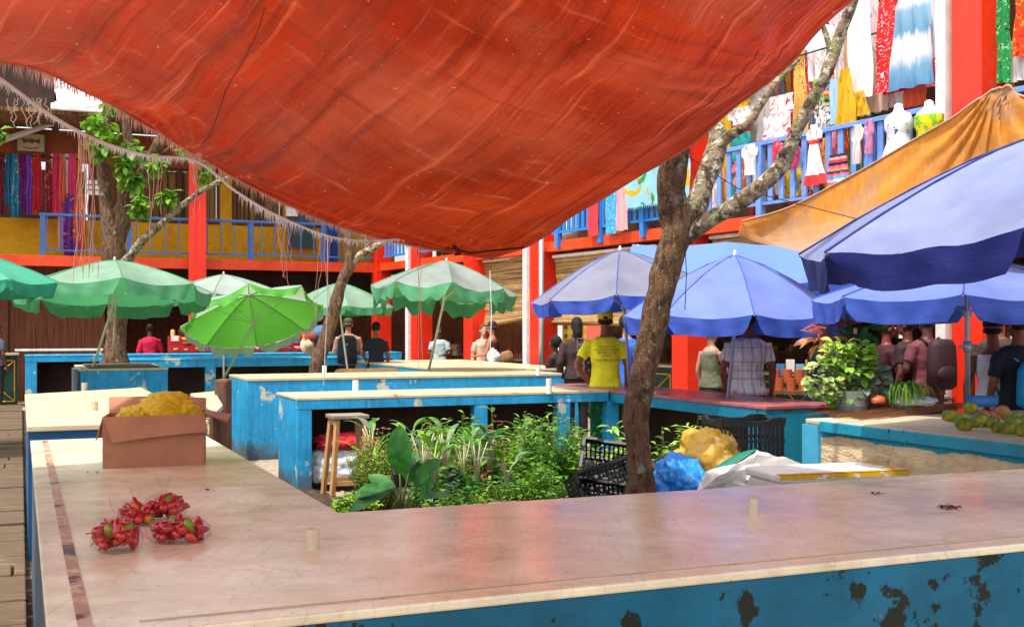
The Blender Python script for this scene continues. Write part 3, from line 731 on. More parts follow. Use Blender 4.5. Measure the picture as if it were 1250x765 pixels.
p=ap(757,306,12.6); umbrella('grey-violet umbrella with blue edges beside the tree trunk',p,1.02,.50,.14,b_grey,b_val,(onz(778,476,.95).x,12.75,.95),cm('#a9b0d0',.4),rot0=.62,tilt=(0,R_(-4)))
p=ap(897,312,11.1); umbrella('large periwinkle blue umbrella over the man in the checked shirt',p,1.07,.58,.16,b_top,b_val,(onz(896,487,.93).x,11.1,.93),cm('#a9b0d0',.4),rot0=R_(-92),notch=.02)
p=ap(1181,316,9.3); umbrella('lower blue umbrella whose pole stands among the mangoes',p,1.24,.32,.17,b_top,b_val,(p.x,p.y,.93),m_metal,rot0=R_(-113),joint=True,poler=.022,notch=.02)
p=ap(1275,163,6.6); umbrella('big navy and silver umbrella at the right edge',p,1.5,.50,.19,b_navy,b_navyv,(p.x,p.y,.0),m_metal,rot0=R_(-165),tilt=(R_(2),R_(-8)),notch=.02,wob=.02)
# blue rectangular canopy behind
t=thing('blue_canopy','broad light blue awning stretched behind the blue umbrellas','awning',at(880,330,13.6))
def cnp(u,v):
    x=lerp_(772,1010,u); top=298-3*math.sin(u*3); 
    p=at(x,top,13.9); p2=at(x+lerp_(-25,30,u),top+46,12.9)
    q=p.lerp(p2,v); q.z-=.10*math.sin(math.pi*v)*(1+.3*math.sin(u*11)); q.z-=.04*abs(math.sin(u*6.5)); return q
def lerp_(a,b,t): return a+(b-a)*t
mb=MB(); mb.grid(cnp,50,12); mb.build('canopy',b_light,t,smooth=True)
mb=MB(); mb.grid(lambda u,v: cnp(u,1)+Vector((0,-.01,-.16*v+.01*math.sin(u*40))),60,2); mb.build('valance',b_val,t,smooth=True)
for u in (.03,.97):
    mb=MB(); q=cnp(u,0); mb.tube([Vector((q.x,q.y,0)),q],.02,8); mb.build('pole',m_metal,t,smooth=True)

# ------------------------------------------------------------ red tarp
m_tarp=M('red_translucent_tarpaulin',lin('#a22c0e'),.40,uv=True,layers=[
   dict(c='#c06a4c',s=2.4,d=7,lo=.55,hi=.74,a=.5,off=5),
   dict(c='#7c2010',s=3.4,d=7,lo=.42,hi=.62,a=.7),
   dict(c='#5e1408',s=24,d=10,st=(.12,2.0,1),lo=.52,hi=.70,a=.6,off=2),
   dict(c='#6a1a0c',s=30,d=10,st=(1.9,.12,1),lo=.54,hi=.70,a=.5,off=8),
   dict(c='#e0704a',s=34,d=8,st=(.10,2.0,1),lo=.58,hi=.72,a=.45,off=11),
   dict(c='#e08a66',s=26,d=6,st=(2.4,.30,1),lo=.62,hi=.76,a=.3,off=21),
   dict(c='#3a0a05',s=80,d=4,lo=.68,hi=.73,a=.5,off=3),
   dict(c='#f0a080',s=110,d=4,lo=.66,hi=.72,a=.45,off=13)],
   transl=.38,bump=[(.8,28,.025,(.12,2.2,1)),(.35,8,.03,(.5,1.6,1),'ridge',4),(.5,44,.01,(2.2,.3,1)),(.4,420,.003)],vs=5,var=.18,spec=.5)
def cr(pts,t):
    n=len(pts)-1; x=min(max(t,0),.99999)*n; i=int(x); f=x-i
    p0=pts[max(i-1,0)];p1=pts[i];p2=pts[i+1];p3=pts[min(i+2,n)]
    return .5*((2*p1)+(-p0+p2)*f+(2*p0-5*p1+4*p2-p3)*f*f+(-p0+3*p1-3*p2+p3)*f**3)
Tp=at(600,316,7.6)
Redge=[Tp,at(640,302,7.5),at(700,263,7.15),at(770,222,6.75),at(840,178,6.3),at(900,130,5.95),at(960,82,5.6),at(1040,0,5.1),Vector((2.3,4.4,3.6)),Vector((3.9,3.4,3.9))]
Ledge=[Tp,at(530,304,7.45),at(430,280,7.2),at(340,243,6.9),at(240,190,6.55),at(170,148,6.2),at(90,106,5.8),at(0,76,5.3),Vector((-3.1,4.6,2.75)),Vector((-4.0,3.6,2.95))]
def tarp(u,v):
    r=cr(Redge,u); l=cr(Ledge,v)
    p=r+l-Tp
    p.z-=u*v*.55
    p.x+=0
    # billow / wrinkles
    e=min(1,u*6)*min(1,v*6)
    p.z-=.03*math.sin(math.pi*min(1,u*2))*math.sin(math.pi*min(1,v*2))
    q=Vector((u*5,v*5,0))
    p.z+=.05*e*noise.noise(q)+.014*e*noise.noise(Vector((u*6,v*34,2)))+.008*e*noise.noise(Vector((u*38,v*7,5)))+.014*e*noise.noise(Vector((u*11,v*11,9)))
    # wrinkles radiating from the knot on the left edge
    du,dv=u-0,(v-.44)*1; rr=math.hypot(du,dv); an=math.atan2(dv,du+.001)
    p.z+=.018*math.exp(-rr*4)*math.sin(an*17+noise.noise(q*2)*3)*min(1,rr*10)
    du,dv=u-.66,v-0; rr=math.hypot(du,dv); an=math.atan2(du,dv+.001)
    p.z+=.016*math.exp(-rr*4)*math.sin(an*16+noise.noise(q*2)*3)*min(1,rr*10)
    rr=math.hypot(u,v); an=math.atan2(v,u+.001)
    p.z+=.014*math.exp(-rr*3)*math.sin(an*22+noise.noise(q*2)*2)*min(1,rr*8)
    return p
tt=thing('red_tarpaulin','huge red tarpaulin stretched low overhead with frayed edge','tarpaulin',Vector((0,4,2.5)))
mb=MB(); mb.grid(tarp,150,150); mb.build('sheet',m_tarp,tt,smooth=True)
m_seam=M('tarp_seam',lin('#c8684c'),.5,transl=.5)
def onT(u,v,d=.006):
    return tarp(u,v)-Vector((0,-.3,1)).normalized()*d
GT=[]
for i in range(71):
    for j in range(71):
        q=tarp(i/90,j/90)
        if q.y>.5: GT.append((CX+F*q.x/q.y,HY-F*(q.z-H)/q.y,i/90,j/90))
def inv(px,py):
    b=min(GT,key=lambda g:(g[0]-px)**2+(g[1]-py)**2); return b[2],b[3]
for (x0,y0,x1,y1) in ((322,6,246,180),(925,60,612,300)):
    A_=inv(x0,y0);B_=inv(x1,y1)
    for sh_ in (0,):
        pts=[onT(A_[0]+(B_[0]-A_[0])*i/50+sh_*.5,A_[1]+(B_[1]-A_[1])*i/50+sh_,.002) for i in range(51)]
        mb=MB(); mb.tube(pts,.0035,4); mb.build('seam',m_seam,tt,smooth=True)
mb=MB(); mb.tube([onT(0,i/120,0) for i in range(121)],.007,5); mb.tube([onT(i/120,0,0) for i in range(121)],.007,5); mb.build('hem',M('pale_red_hem',lin('#c87868'),.7),tt,smooth=True)
m_thread=M('pink_white_thread',lin('#e8b8a8'),.8,transl=.2); m_threadw=M('white_thread',lin('#ffffff'),.8,transl=.2)
mb=MB()
for i in range(900):
    v=rnd(.12,.86); p=onT(0,v,0); L=rnd(.015,.06)*(1.4 if v>.4 else .9)
    sd_=rnd(-.01,.01); mb.add([p,p+Vector((.004,0,0)),p+Vector((sd_+.002,rnd(-.01,.01),-L))],[(0,1,2)])
tag(mb.build('frayed_fringe',m_thread,tt),kind='stuff')
# dark lashing cord near tip
mb=MB(); mb.tube([at(x,y,7.45) for x,y in ((478,291),(520,296),(552,303),(575,309),(600,306),(640,302))],.006,5); mb.tube([at(x,y,7.4) for x,y in ((553,300),(560,306),(555,311),(563,309))],.012,5)
tag(mb.build('lashing_cord',cm('#2a1612',.8),smooth=True),'dark cord lashed along the low tip of the red tarpaulin','cord')
# fringed rope
rt=thing('fringed_rope','white rope trailing torn threads below the red tarpaulin','rope',at(240,195,6.3))
rp=[at(-30,85,4.9),at(0,97,5.0),at(60,140,5.3),at(120,172,5.7),at(180,190,6.0),at(240,197,6.35),at(290,235,6.6),at(340,264,6.8),at(400,288,7.0),at(450,294,7.15),at(505,290,7.4)]
mb=MB(); mb.tube([cr(rp,i/80) for i in range(81)],[.010-.004*(i/80) for i in range(81)],6); mb.build('rope',m_threadw,rt,smooth=True)
mb=MB()
for i in range(700):
    v=random.random(); w_=1 if v<.5 or v>.6 else .2; p=cr(rp,v); L=rnd(.01,.05)*w_*(1.6 if .58<v<.75 else 1)
    mb.add([p,p+Vector((.004,0,0)),p+Vector((rnd(-.015,.015),rnd(-.01,.01),-L))],[(0,1,2)])
tag(mb.build('fringe',m_threadw,rt),kind='stuff')
def strand(p,L,sw,r=.0016,seed=0):
    pts=[];n=14
    for i in range(n+1):
        f=i/n; pts.append(p+Vector((sw*f*f+.02*noise.noise(Vector((seed,f*4,0))),.02*noise.noise(Vector((seed,f*4,7))),-L*f)))
    return pts
def strands(label,px,py,Y,n,spread,L0,L1,mat,name='hanging_threads'):
    mb=MB()
    for i in range(n):
        p=at(px+rnd(-spread,spread),py,Y); mb.tube(strand(p,rnd(L0,L1),rnd(-.04,.04),rnd(.001,.002),i*3.3+px),.0018,3)
    o=mb.build(name,mat); tag(o,label,'threads')
strands('thick bunch of pink threads hanging over the scarf rack',105,166,5.6,16,9,.25,.7,m_thread)
strands('single long pink thread hanging beside the scarves',99,170,5.6,2,2,.6,.72,m_thread)
strands('torn pink threads dangling by the knot on the first red column',240,190,6.4,9,6,.1,.35,m_thread)
strands('loose threads dangling left of the red column',190,190,6.1,5,14,.15,.5,m_thread)
strands('pink threads dangling over the yellow parapet wall',345,268,6.8,8,10,.12,.45,m_thread)
strands('thread hanging beside the blackboard',395,288,7.0,4,6,.3,.6,m_thread)
strands('pink cord hanging in front of the grey-green umbrella',512,298,7.4,3,3,.6,.85,m_thread)
strands('short threads dangling from the left end of the rope',30,120,5.2,12,26,.03,.14,m_threadw)
# knot cloth
mb=MB(); 
for i in range(16):
    p=at(240+rnd(-4,4),188+rnd(0,14),6.4); mb.ell(p,(rnd(.008,.02),rnd(.006,.014),rnd(.01,.028)),6,4)
tag(mb.build('rope_knot',m_thread,smooth=True),'knotted pink rags tying the tarpaulin edge to the rope','knot')

# ------------------------------------------------------------ orange shade cloth
m_shade=M('orange_shade_cloth',lin('#f2a440'),.7,layers=[dict(c='#9a7048',s=2.2,d=8,st=(1,1,1),lo=.48,hi=.66,a=.55),dict(c='#f6c070',s=5,d=8,st=(2,2,.5),lo=.55,hi=.75,a=.6,off=4),dict(c='#b89a84',s=1.1,d=5,lo=.5,hi=.6,a=.7,off=9),dict(c='#c4a68c',s=3,d=6,z=(2,.15,-.55),zn=.7,lo=.8,hi=1.2,a=.75)],transl=.5,bump=[(.6,8,.03,(3,3,.6)),(.3,90,.003)])
t=thing('shade_cloth','orange and brown shade cloth peaked in front of the right balcony','shade cloth',at(1100,230,10))
top=[at(906,271,11.6),at(960,255,11.2),at(1020,226,10.7),at(1090,187,10.2),at(1160,147,9.7),at(1215,110,9.4),at(1262,118,9.1),at(1330,140,8.8)]
bot=[at(906,272,11.6),at(940,296,11.0),at(1000,312,10.2),at(1060,318,9.6),at(1120,316,9.2),at(1180,310,8.9),at(1250,300,8.6),at(1330,300,8.3)]
def shd(u,v):
    a=cr(top,u); b=cr(bot,u); p=a.lerp(b,v); e=math.sin(math.pi*v)
    p.y+=.25*e; p.z-=.12*e
    x=(u-.714); d=math.hypot(x*2.5,v); an=math.atan2(x*2.5,v+.02)
    p+=Vector((0,-.07,.03))*math.sin(an*15+3*noise.noise(Vector((u*4,v*2,0))))*math.exp(-d*1.8)*min(1,d*6)
    p.z+=.03*noise.noise(Vector((u*6,v*10,4)))*e
    return p
mb=MB(); mb.grid(shd,110,44); mb.build('cloth',m_shade,t,smooth=True)
mb=MB(); mb.tube([shd(i/80,0)+Vector((0,-.01,.005)) for i in range(81)],.012,5); mb.build('hem',cm('#b08a70',.8),t,smooth=True)
mb=MB(); mb.tube([at(1215,112,9.4),at(1210,100,10.6)],.008,5); 
tag(mb.build('tie_cord',cm('#2a2420',.8)),'thin black cord at the peak of the orange shade cloth','cord')
mb=MB(); mb.tube([at(820,178,6.9),at(900,230,8),at(1045,267,9.2)],.0035,4); tag(mb.build('tie_cord',cm('#2a2420',.8)),'thin black cord running from the tree to the orange shade cloth','cord')
for i,(x0,y0,x1,y1,Y,lab) in enumerate(((480,291,-20,262,9,'thin line running left below the rope'),(400,288,395,470,7,'thin white string hanging in front of the slanting tree'),(836,292,836,378,7.4,'black string with a hook hanging in front of the blue canopy'),(598,330,598,440,9,'thin string hanging before the bamboo blind'),(568,262,572,305,7,'short cord below the low tarp tip'))):
    if i in(0,4): continue
    mb=MB(); mb.tube([at(x0,y0,Y),at((x0+x1)/2+2,(y0+y1)/2,Y),at(x1,y1,Y)],.003,4); tag(mb.build('hanging_string',cm('#2a2420',.8) if i==2 else m_threadw),lab,'string')

# ------------------------------------------------------------ trees
def spline(ctrl,n=10):
    out=[]
    P=[Vector(c[0]) for c in ctrl]; Rr=[c[1] for c in ctrl]
    m=len(P)-1
    for i in range(m*n+1):
        f=i/(m*n); out.append((cr(P,f),None,))
    rr=[]
    for i in range(m*n+1):
        x=min(i/n,m-1e-6); k=int(x); rr.append(Rr[k]+(Rr[k+1]-Rr[k])*(x-k))
    return [o[0] for o in out],rr
def limb(mb,ctrl,n=10,seg=14,rough=.35):
    P,rr=spline(ctrl,n); mb.tube(P,rr,seg,rough=rough)
def pr_(wpx,Y): return wpx/2*Y/F*(.82 if Y<10 else .72)
def limbs(name,label,loc,specs,leafspec=None):
    t=thing(name,label,'tree',loc); 
    for part,ctrls,mat in specs:
        mb=MB()
        for c in ctrls: limb(mb,c)
        mb.build(part,mat,t,smooth=True)
    return t
def pc(px,py,Y,w): return (at(px,py,Y),pr_(w,Y))
Y0=7.4
base=at(783,600,Y0); base0=Vector((base.x,Y0,-.05))
t1=limbs('shade_tree','bare-trunked tree with lichened fork rising through the planting bed','tree'and base0,[
 ('trunk',[[(base0,.17),pc(783,600,Y0,44),pc(779,560,Y0,40),pc(777,510,Y0,38),pc(785,460,Y0,38),pc(797,400,Y0,39),pc(808,350,Y0,42),pc(820,305,Y0,47),pc(832,275,Y0,54),pc(838,255,Y0,50)]],m_bark),
 ('limb',[[pc(826,300,Y0,40),pc(822,260,Y0,42),pc(820,220,Y0-.1,38),pc(826,180,Y0-.2,38),pc(838,140,Y0-.3,34),pc(850,60,Y0-.4,30),pc(840,-60,Y0-.4,24)]],m_bark),
 ('limb',[[pc(835,285,Y0,34),pc(848,255,Y0+.05,34),pc(861,220,Y0+.1,33),pc(872,190,Y0+.15,34),pc(876,165,Y0+.2,30),pc(870,140,Y0+.25,22),pc(860,80,Y0+.4,16)],
          [pc(872,185,Y0+.15,22),pc(888,168,Y0+.1,18),pc(912,152,Y0,14),pc(932,122,Y0,13),pc(950,98,Y0,12),pc(974,72,Y0,9)]],m_barkl),
 ('limb',[[pc(838,290,Y0,30),pc(862,271,Y0-.1,27),pc(900,248,Y0-.2,24),pc(935,222,Y0-.3,23),pc(958,195,Y0-.35,24),pc(972,160,Y0-.4,19),pc(990,125,Y0-.45,17),pc(1008,92,Y0-.5,17),pc(1020,58,Y0-.5,18),pc(1034,20,Y0-.55,15),pc(1050,-20,Y0-.6,13)],
          [pc(1013,72,Y0-.5,9),pc(1011,52,Y0-.5,8),pc(1004,30,Y0-.5,6)],[pc(948,205,Y0-.3,12),pc(955,185,Y0-.4,10),pc(965,178,Y0-.45,7)]],m_barkl)])
Y2=18.6; b2=Vector((at(138,440,Y2).x,Y2,0))
t2=limbs('big_tree','large old tree with several stems behind the pale green umbrella',b2,[
 ('trunk',[[(b2,.42),pc(140,430,Y2,36),pc(143,385,Y2,33),pc(140,340,Y2,36),pc(138,305,Y2,40),pc(135,280,Y2,34),pc(133,255,Y2,24)],[pc(140,300,Y2,30),pc(149,270,Y2,28),pc(152,235,Y2,24),pc(158,190,Y2,20),pc(155,145,Y2,16),pc(165,110,Y2,12)]],m_bark),
 ('limb',[[pc(134,272,Y2,28),pc(127,225,Y2,20),pc(124,195,Y2,15),pc(130,160,Y2,12),pc(128,110,Y2,9)],[pc(142,262,Y2,20),pc(158,232,Y2,19),pc(172,215,Y2,19),pc(185,190,Y2,18),pc(200,165,Y2,16),pc(215,140,Y2,12)],
   [pc(150,260,Y2,12),pc(170,240,Y2,9),pc(180,205,Y2,7),pc(210,178,Y2,5)]],m_bark),
 ('limb',[[pc(146,330,Y2,20),pc(160,312,Y2-.2,15),pc(172,296,Y2-.3,14),pc(190,280,Y2-.4,12),pc(210,262,Y2-.5,11),pc(232,243,Y2-.6,10),pc(255,228,Y2-.7,9),pc(290,213,Y2-.8,8)]],m_barkl)])
def crown(par,centers,n,L,W,mat,name='foliage'):
    mb=MB()
    for (px,py,Y,rx,ry) in centers:
        c=at(px,py,Y); sx,sz=rx*Y/F,ry*Y/F
        for i in range(n):
            o=Vector((rnd(-1,1),rnd(-1,1),rnd(-1,1)))
            if o.length>1: continue
            p=c+Vector((o.x*sx,o.y*sx,o.z*sz)); d=Vector((rnd(-1,1),rnd(-1,1),rnd(-1.2,.3))).normalized()
            k=rnd(.7,1.2); mb.leaf(p,d,Vector((rnd(-.4,.4),rnd(-.4,.4),1)),L*k,W*k,.4,3)
    mb.build(name,mat,par,smooth=True)
crown(t2,[(118,150,18.4,16,14),(135,170,18.3,18,20),(150,200,18.2,10,20),(165,185,18.2,14,12),(232,185,17.9,7,5),(165,220,18.2,8,12),(118,178,18.2,10,14),(172,252,18.1,9,12),(0,162,18,3,5),(140,128,18,10,8),(205,240,18,8,8),(190,200,18,12,10),(250,205,18,6,22),(60,60,19,30,20)],120,.17,.10,l_bright)
Y3=15.95; b3=Vector((at(380,470,Y3).x,Y3,0))
t3=limbs('slanting_tree','slim speckled tree slanting up behind the middle counter',b3,[
 ('trunk',[[(b3,.16),pc(386,448,Y3,24),pc(398,415,Y3,24),pc(407,380,Y3,21),pc(417,345,Y3,20),pc(427,322,Y3,20),pc(427,300,Y3,16),pc(420,280,Y3,13),pc(412,262,Y3,11),pc(405,230,Y3,9)]],m_bark),
 ('limb',[[pc(424,328,Y3,14),pc(440,312,Y3,14),pc(455,303,Y3,13),pc(470,294,Y3,11),pc(484,287,Y3,8)],[pc(448,306,Y3,8),pc(447,290,Y3,8),pc(446,276,Y3,8)]],m_barkl)])

# ------------------------------------------------------------ plants
def plant(name,label,base,cat='plant',group=None): return thing(name,label,cat,base,group)
def bush(label,px,Y,ztop,wpx,nst,mat,leafL,leafW,per=10,z0=.1,spread=.8,flowers=None,name='leafy_bush',leafseg=1,stemr=.004,mat2=None,low=.12):
    base=Vector(((px-CX)*Y/F,Y,z0)); r=wpx/2*Y/F; t=plant(name,label,base)
    st=MB(); lf=MB(); lf2=MB(); fl=MB()
    for i in range(nst):
        a=rnd(0,6.28); q=math.sqrt(random.random()); hh=(ztop-z0)*rnd(.55,1.0)*(1-.35*q*q)
        b=base+Vector((math.cos(a)*r*q*.35,math.sin(a)*r*q*.35,0)); tip=base+Vector((math.cos(a)*r*q,math.sin(a)*r*q*.8,hh))
        mid=b.lerp(tip,.5)+Vector((rnd(-.04,.04),rnd(-.04,.04),.06)); pts=[b,mid,tip]; st.tube(pts,[stemr,stemr*.7,stemr*.4],4)
        for k in range(per):
            f=low+(1-low)*(k+rnd(0,1))/per
            p=(b.lerp(mid,f*2) if f<.5 else mid.lerp(tip,f*2-1))
            an=rnd(0,6.28); d=Vector((math.cos(an),math.sin(an),rnd(-.2,.7)))
            s=rnd(.65,1.2); (lf if (random.random()<.6 or not mat2) else lf2).leaf(p,d,Vector((rnd(-.5,.5),rnd(-.5,.5),1)),leafL*s,leafW*s,.5,leafseg)
        if flowers and random.random()<flowers:
            for j in range(6):
                fl.leaf(tip,Vector((math.cos(j),math.sin(j),.5)),Vector((0,0,1)),.022,.016,.1,1)
    st.build('stems',m_stemg,t); lf.build('leaves',mat,t,smooth=leafseg>1)
    if mat2: lf2.build('new_leaves',mat2,t,smooth=leafseg>1)
    if flowers: tag(fl.build('flowers',m_pinkf,t),kind='stuff')
    return t
bush('tall bushy herb left of the tree trunk, tallest plant of the bed',668,8.9,1.03,118,150,l_mid,.075,.022,per=26,mat2=l_fresh,leafseg=2)
bush('feathery green bush beside the tall herb',645,9.5,.98,70,60,l_fresh,.05,.018,per=22,mat2=l_mid)
bush('small-leaved bush leaning out right of the tall herb',705,9.1,.82,50,45,l_mid,.05,.02,per=18,mat2=l_pale)
bush('yellow-green flowering bush by the wooden stool with tiny pink flowers',462,9.4,.82,80,120,l_pale,.035,.014,per=24,flowers=.5,mat2=l_fresh)
bush('pink-tipped bush behind the big dark leaves',520,9.9,.84,90,90,l_fresh,.04,.016,per=20,flowers=.35,mat2=l_pale)
bush('low spreading groundcover clump at the left end of the bed',432,7.9,.50,60,110,l_fresh,.04,.03,per=12,z0=.2,mat2=l_pale)
bush('low green weeds under the black crates',690,8.2,.56,90,80,l_mid,.045,.02,per=14,z0=.1,mat2=l_dark)
bush('dark undergrowth between the seedling crates',590,8.6,.60,170,120,l_dark,.06,.03,per=12,z0=.1,mat2=l_mid)
bush('low weeds at the foot of the broad-leaved plant',560,9.6,.78,120,90,l_mid,.055,.022,per=14,z0=.1,mat2=l_pale)
bush('bright-leaved shrub just left of the tree trunk',746,9.0,.98,42,36,l_pale,.13,.038,per=9,mat2=l_fresh,leafseg=3)
bush('tall fresh shoot right of the tree trunk',842,9.3,.98,60,36,l_fresh,.10,.026,per=15,mat2=l_pale,leafseg=2)
bush('small sprout beside the tree trunk on the right',812,8.7,.90,34,30,l_fresh,.07,.026,per=12,mat2=l_pale,leafseg=2)
bush('leafy clump filling the middle of the bed behind the seedlings',560,9.7,.90,110,90,l_fresh,.06,.024,per=18,mat2=l_mid)
bush('loose herb between the pale-stalked plants and the tall herb',612,9.3,.88,60,55,l_pale,.06,.02,per=18,mat2=l_fresh)
bush('thick leafy base below the tall herb',655,8.4,.66,110,110,l_mid,.06,.024,per=18,mat2=l_fresh)
bush('broad low foliage beside the dark oval leaves',530,8.6,.66,70,60,l_mid,.08,.035,per=12,mat2=l_grey,leafseg=2)
bush('fine-leaved low herbs in front of the seedlings on the left',548,8.0,.52,70,90,l_fresh,.04,.018,per=18,z0=.1,mat2=l_mid)
bush('fine-leaved low herbs in front of the seedlings on the right',605,8.2,.55,80,100,l_mid,.04,.018,per=18,z0=.1,mat2=l_pale)
bush('brown-tinged old stems among the seedlings',575,9.1,.84,90,40,leafm('dry_olive_leaf','#8a8440','#5e5a2c'),.045,.02,per=12,mat2=l_pale)
# canna-like plant
def rosette(label,px,Y,z0,leaves,mat,name='broad_leaved_plant',stem=None):
    base=Vector(((px-CX)*Y/F,Y,z0)); t=plant(name,label,base)
    for (lx,ly,tx,ty,W,dy) in leaves:
        p=at(lx,ly,Y); q=at(tx,ty,Y+dy); mb=MB(); 
        d=(q-p); nrm=Vector((0,-1,.55)) if abs(d.x)<d.z else Vector((0,-.6,1))
        mb.leaf(p,d,nrm,d.length*1.05,W,.25,8,.10); mb.build('leaf',mat,t,smooth=True)
        sm=MB(); sm.tube([base+Vector((rnd(-.02,.02),0,0)),base.lerp(p,.6)+Vector((0,0,.02)),p],[.008,.006,.004],6); sm.build('leaf_stalk',stem or m_stemg,t,smooth=True)
    return t
rosette('plant with big dark oval leaves beside the groundcover, a single leaf standing upright',490,7.7,.32,[(488,578,487,522,.17,-.05),(500,570,505,548,.10,.1),(505,590,530,562,.12,-.2),(480,592,436,598,.13,-.25),(476,600,430,612,.12,-.4),(510,595,498,556,.15,.1),(512,610,520,588,.13,-.3),(505,612,545,595,.10,-.3),(482,600,452,576,.12,.05)],l_dark)
def seedling(px,py0,py1,Y,label,n=6):
    base=at(px,py0,Y); t=plant('seedling_plant',label,base)
    for i in range(n):
        a=rnd(0,6.28); sp=rnd(.05,.16); top=at(px,py1,Y); p=Vector((base.x+math.cos(a)*sp*.6,base.y+math.sin(a)*sp*.6,lerp_(base.z,top.z,rnd(.45,.75))))
        sm=MB(); sm.tube([base+Vector((rnd(-.012,.012),rnd(-.012,.012),0)),base.lerp(p,.5)+Vector((0,0,.04)),p],[.008,.006,.004],6); sm.build('leaf_stalk',m_stem,t,smooth=True)
        mb=MB(); d=Vector((math.cos(a)*.5,math.sin(a)*.5,rnd(.3,1.1))); L=rnd(.13,.22); mb.leaf(p,d,Vector((-math.cos(a)*.6,-math.sin(a)*.6,1)),L,rnd(.045,.07),.7,6,.1); mb.build('leaf',random.choice([l_fresh,l_mid,l_grey]),t,smooth=True)
    return t
for px,p0,p1,Y,lab,n in ((517,585,505,8.5,'broad-leaved seedling behind the dark oval leaves',8),(545,580,500,8.8,'pale-stalked seedling left of the centre of the bed',8),(598,572,505,8.7,'pale-stalked seedling in the middle of the bed',9),(618,590,540,8.1,'white-stemmed seedling in the grow bag',6),(530,590,520,8.3,'leafy seedling just right of the upright oval leaf',8),(582,590,512,8.5,'tall seedling with fresh leaves in the middle tray',9),(640,585,500,9.3,'banana-like seedling in front of the counter pillar',8),(566,588,520,8.9,'seedling with drooping grey-green leaves',7),(500,560,510,9.2,'seedling beside the pink-tipped bush',7),(455,560,500,9.8,'thin arching grass-like plant by the stool',5)):
    seedling(px,p0,p1,Y,lab,n)
# reddish leafed plant in the middle
bush('reddish brown leafed plant rising in the middle of the bed',600,9.0,1.02,30,16,l_red,.12,.04,per=4,leafseg=3,mat2=l_mid,low=.7)
def blades(label,px,Y,z0,ztop,n,mat,w=.012):
    base=Vector(((px-CX)*Y/F,Y,z0)); t=plant('grass_tuft',label,base); mb=MB()
    for i in range(n):
        a=rnd(0,6.28); mb.leaf(base+Vector((rnd(-.03,.03),rnd(-.03,.03),0)),Vector((math.cos(a)*.35,math.sin(a)*.35,1)),Vector((math.cos(a)*-1,-math.sin(a),.3)),(ztop-z0)*rnd(.7,1.15),w,1.0,6,.05)
    mb.build('blades',mat,t); return t
blades('arching grass tuft next to the wooden stool',453,9.6,.35,.95,14,l_fresh)
blades('thin upright grass blade in the bed',527,9.4,.4,1.05,3,l_fresh)

# ------------------------------------------------------------ crates
def crate(label,loc,rot,sz=(.52,.36,.28),group='black plastic crates'):
    t=thing('plastic_crate',label,'crate',loc,group); t.rotation_euler=rot; WL[t.name]=Vector((0,0,0))
    X,Y,Z=sz
    def P(b,name):
        o=b.build(name,m_blackp,t); return o
    def side(L,fn):
        mb=MB(); n=int(L/.032)
        for i in range(n):
            x=-L/2+(i+.5)*L/n
            for z0,z1 in ((.03,Z*.42),(Z*.48,Z*.80)): mb.hexa(fnb(fn,x-.006,x+.006,z0,z1))
        for z0,z1 in ((0,.03),(Z*.42,Z*.48),(Z*.80,Z*.86)): mb.hexa(fnb(fn,-L/2,L/2,z0,z1,.007))
        # raised rim with dip for the handle
        pts=[(-L/2,Z),(-L*.30,Z),(-L*.2,Z*.93),(L*.2,Z*.93),(L*.30,Z),(L/2,Z)]
        for (x0,h0),(x1,h1) in zip(pts,pts[1:]):
            mb.hexa([fn(x0,-.008,Z*.861),fn(x1,-.008,Z*.861),fn(x1,.012,Z*.861),fn(x0,.012,Z*.861),fn(x0,-.008,h0),fn(x1,-.008,h1),fn(x1,.012,h1),fn(x0,.012,h0)])
        return mb
    def fnb(fn,x0,x1,z0,z1,d=.004):
        return [fn(x0,-d,z0),fn(x1,-d,z0),fn(x1,d,z0),fn(x0,d,z0),fn(x0,-d,z1),fn(x1,-d,z1),fn(x1,d,z1),fn(x0,d,z1)]
    for s in (-1,1):
        P(side(X,lambda x,d,z,s=s:Vector((x,s*Y/2+d,z))),'side_panel')
        P(side(Y,lambda x,d,z,s=s:Vector((s*X/2+d,x,z))),'end_panel')
    mb=MB()
    for i in range(10): mb.box((0,-Y/2+(i+.5)*Y/10,.006),(X,.014,.01))
    for i in range(8): mb.box((-X/2+(i+.5)*X/8,0,.016),(.014,Y,.009))
    P(mb,'base_grid')
    WL[t.name]=Vector(loc); return t
c0=onz(912,554,.28)
crate('upright black lattice crate in front of the shade-darkened blue counter corner',at(910,560,8.0)-Vector((0,-.1,.0)),(0,0,R_(14)),(.46,.36,.29))
mb=MB(); q=at(910,560,8.1); mb.box((q.x,q.y+.05,(q.z-.02)/2),(.7,.5,q.z-.02)); tag(mb.build('wooden_box',m_plank,bevel=.01),'low wooden box carrying the upright black crate','box')
crate('black crate lying tipped on its side left of the tree trunk',at(748,588,8.2),(R_(48),R_(6),R_(-8)),(.46,.34,.26))
crate('lower black crate leaning against the tree foot on the left',at(735,604,8.0),(R_(70),R_(-14),R_(20)),(.46,.34,.26))
crate('black crate wedged behind the trunk beside the blue plastic',at(810,600,8.3),(R_(10),R_(65),R_(10)),(.4,.34,.26))
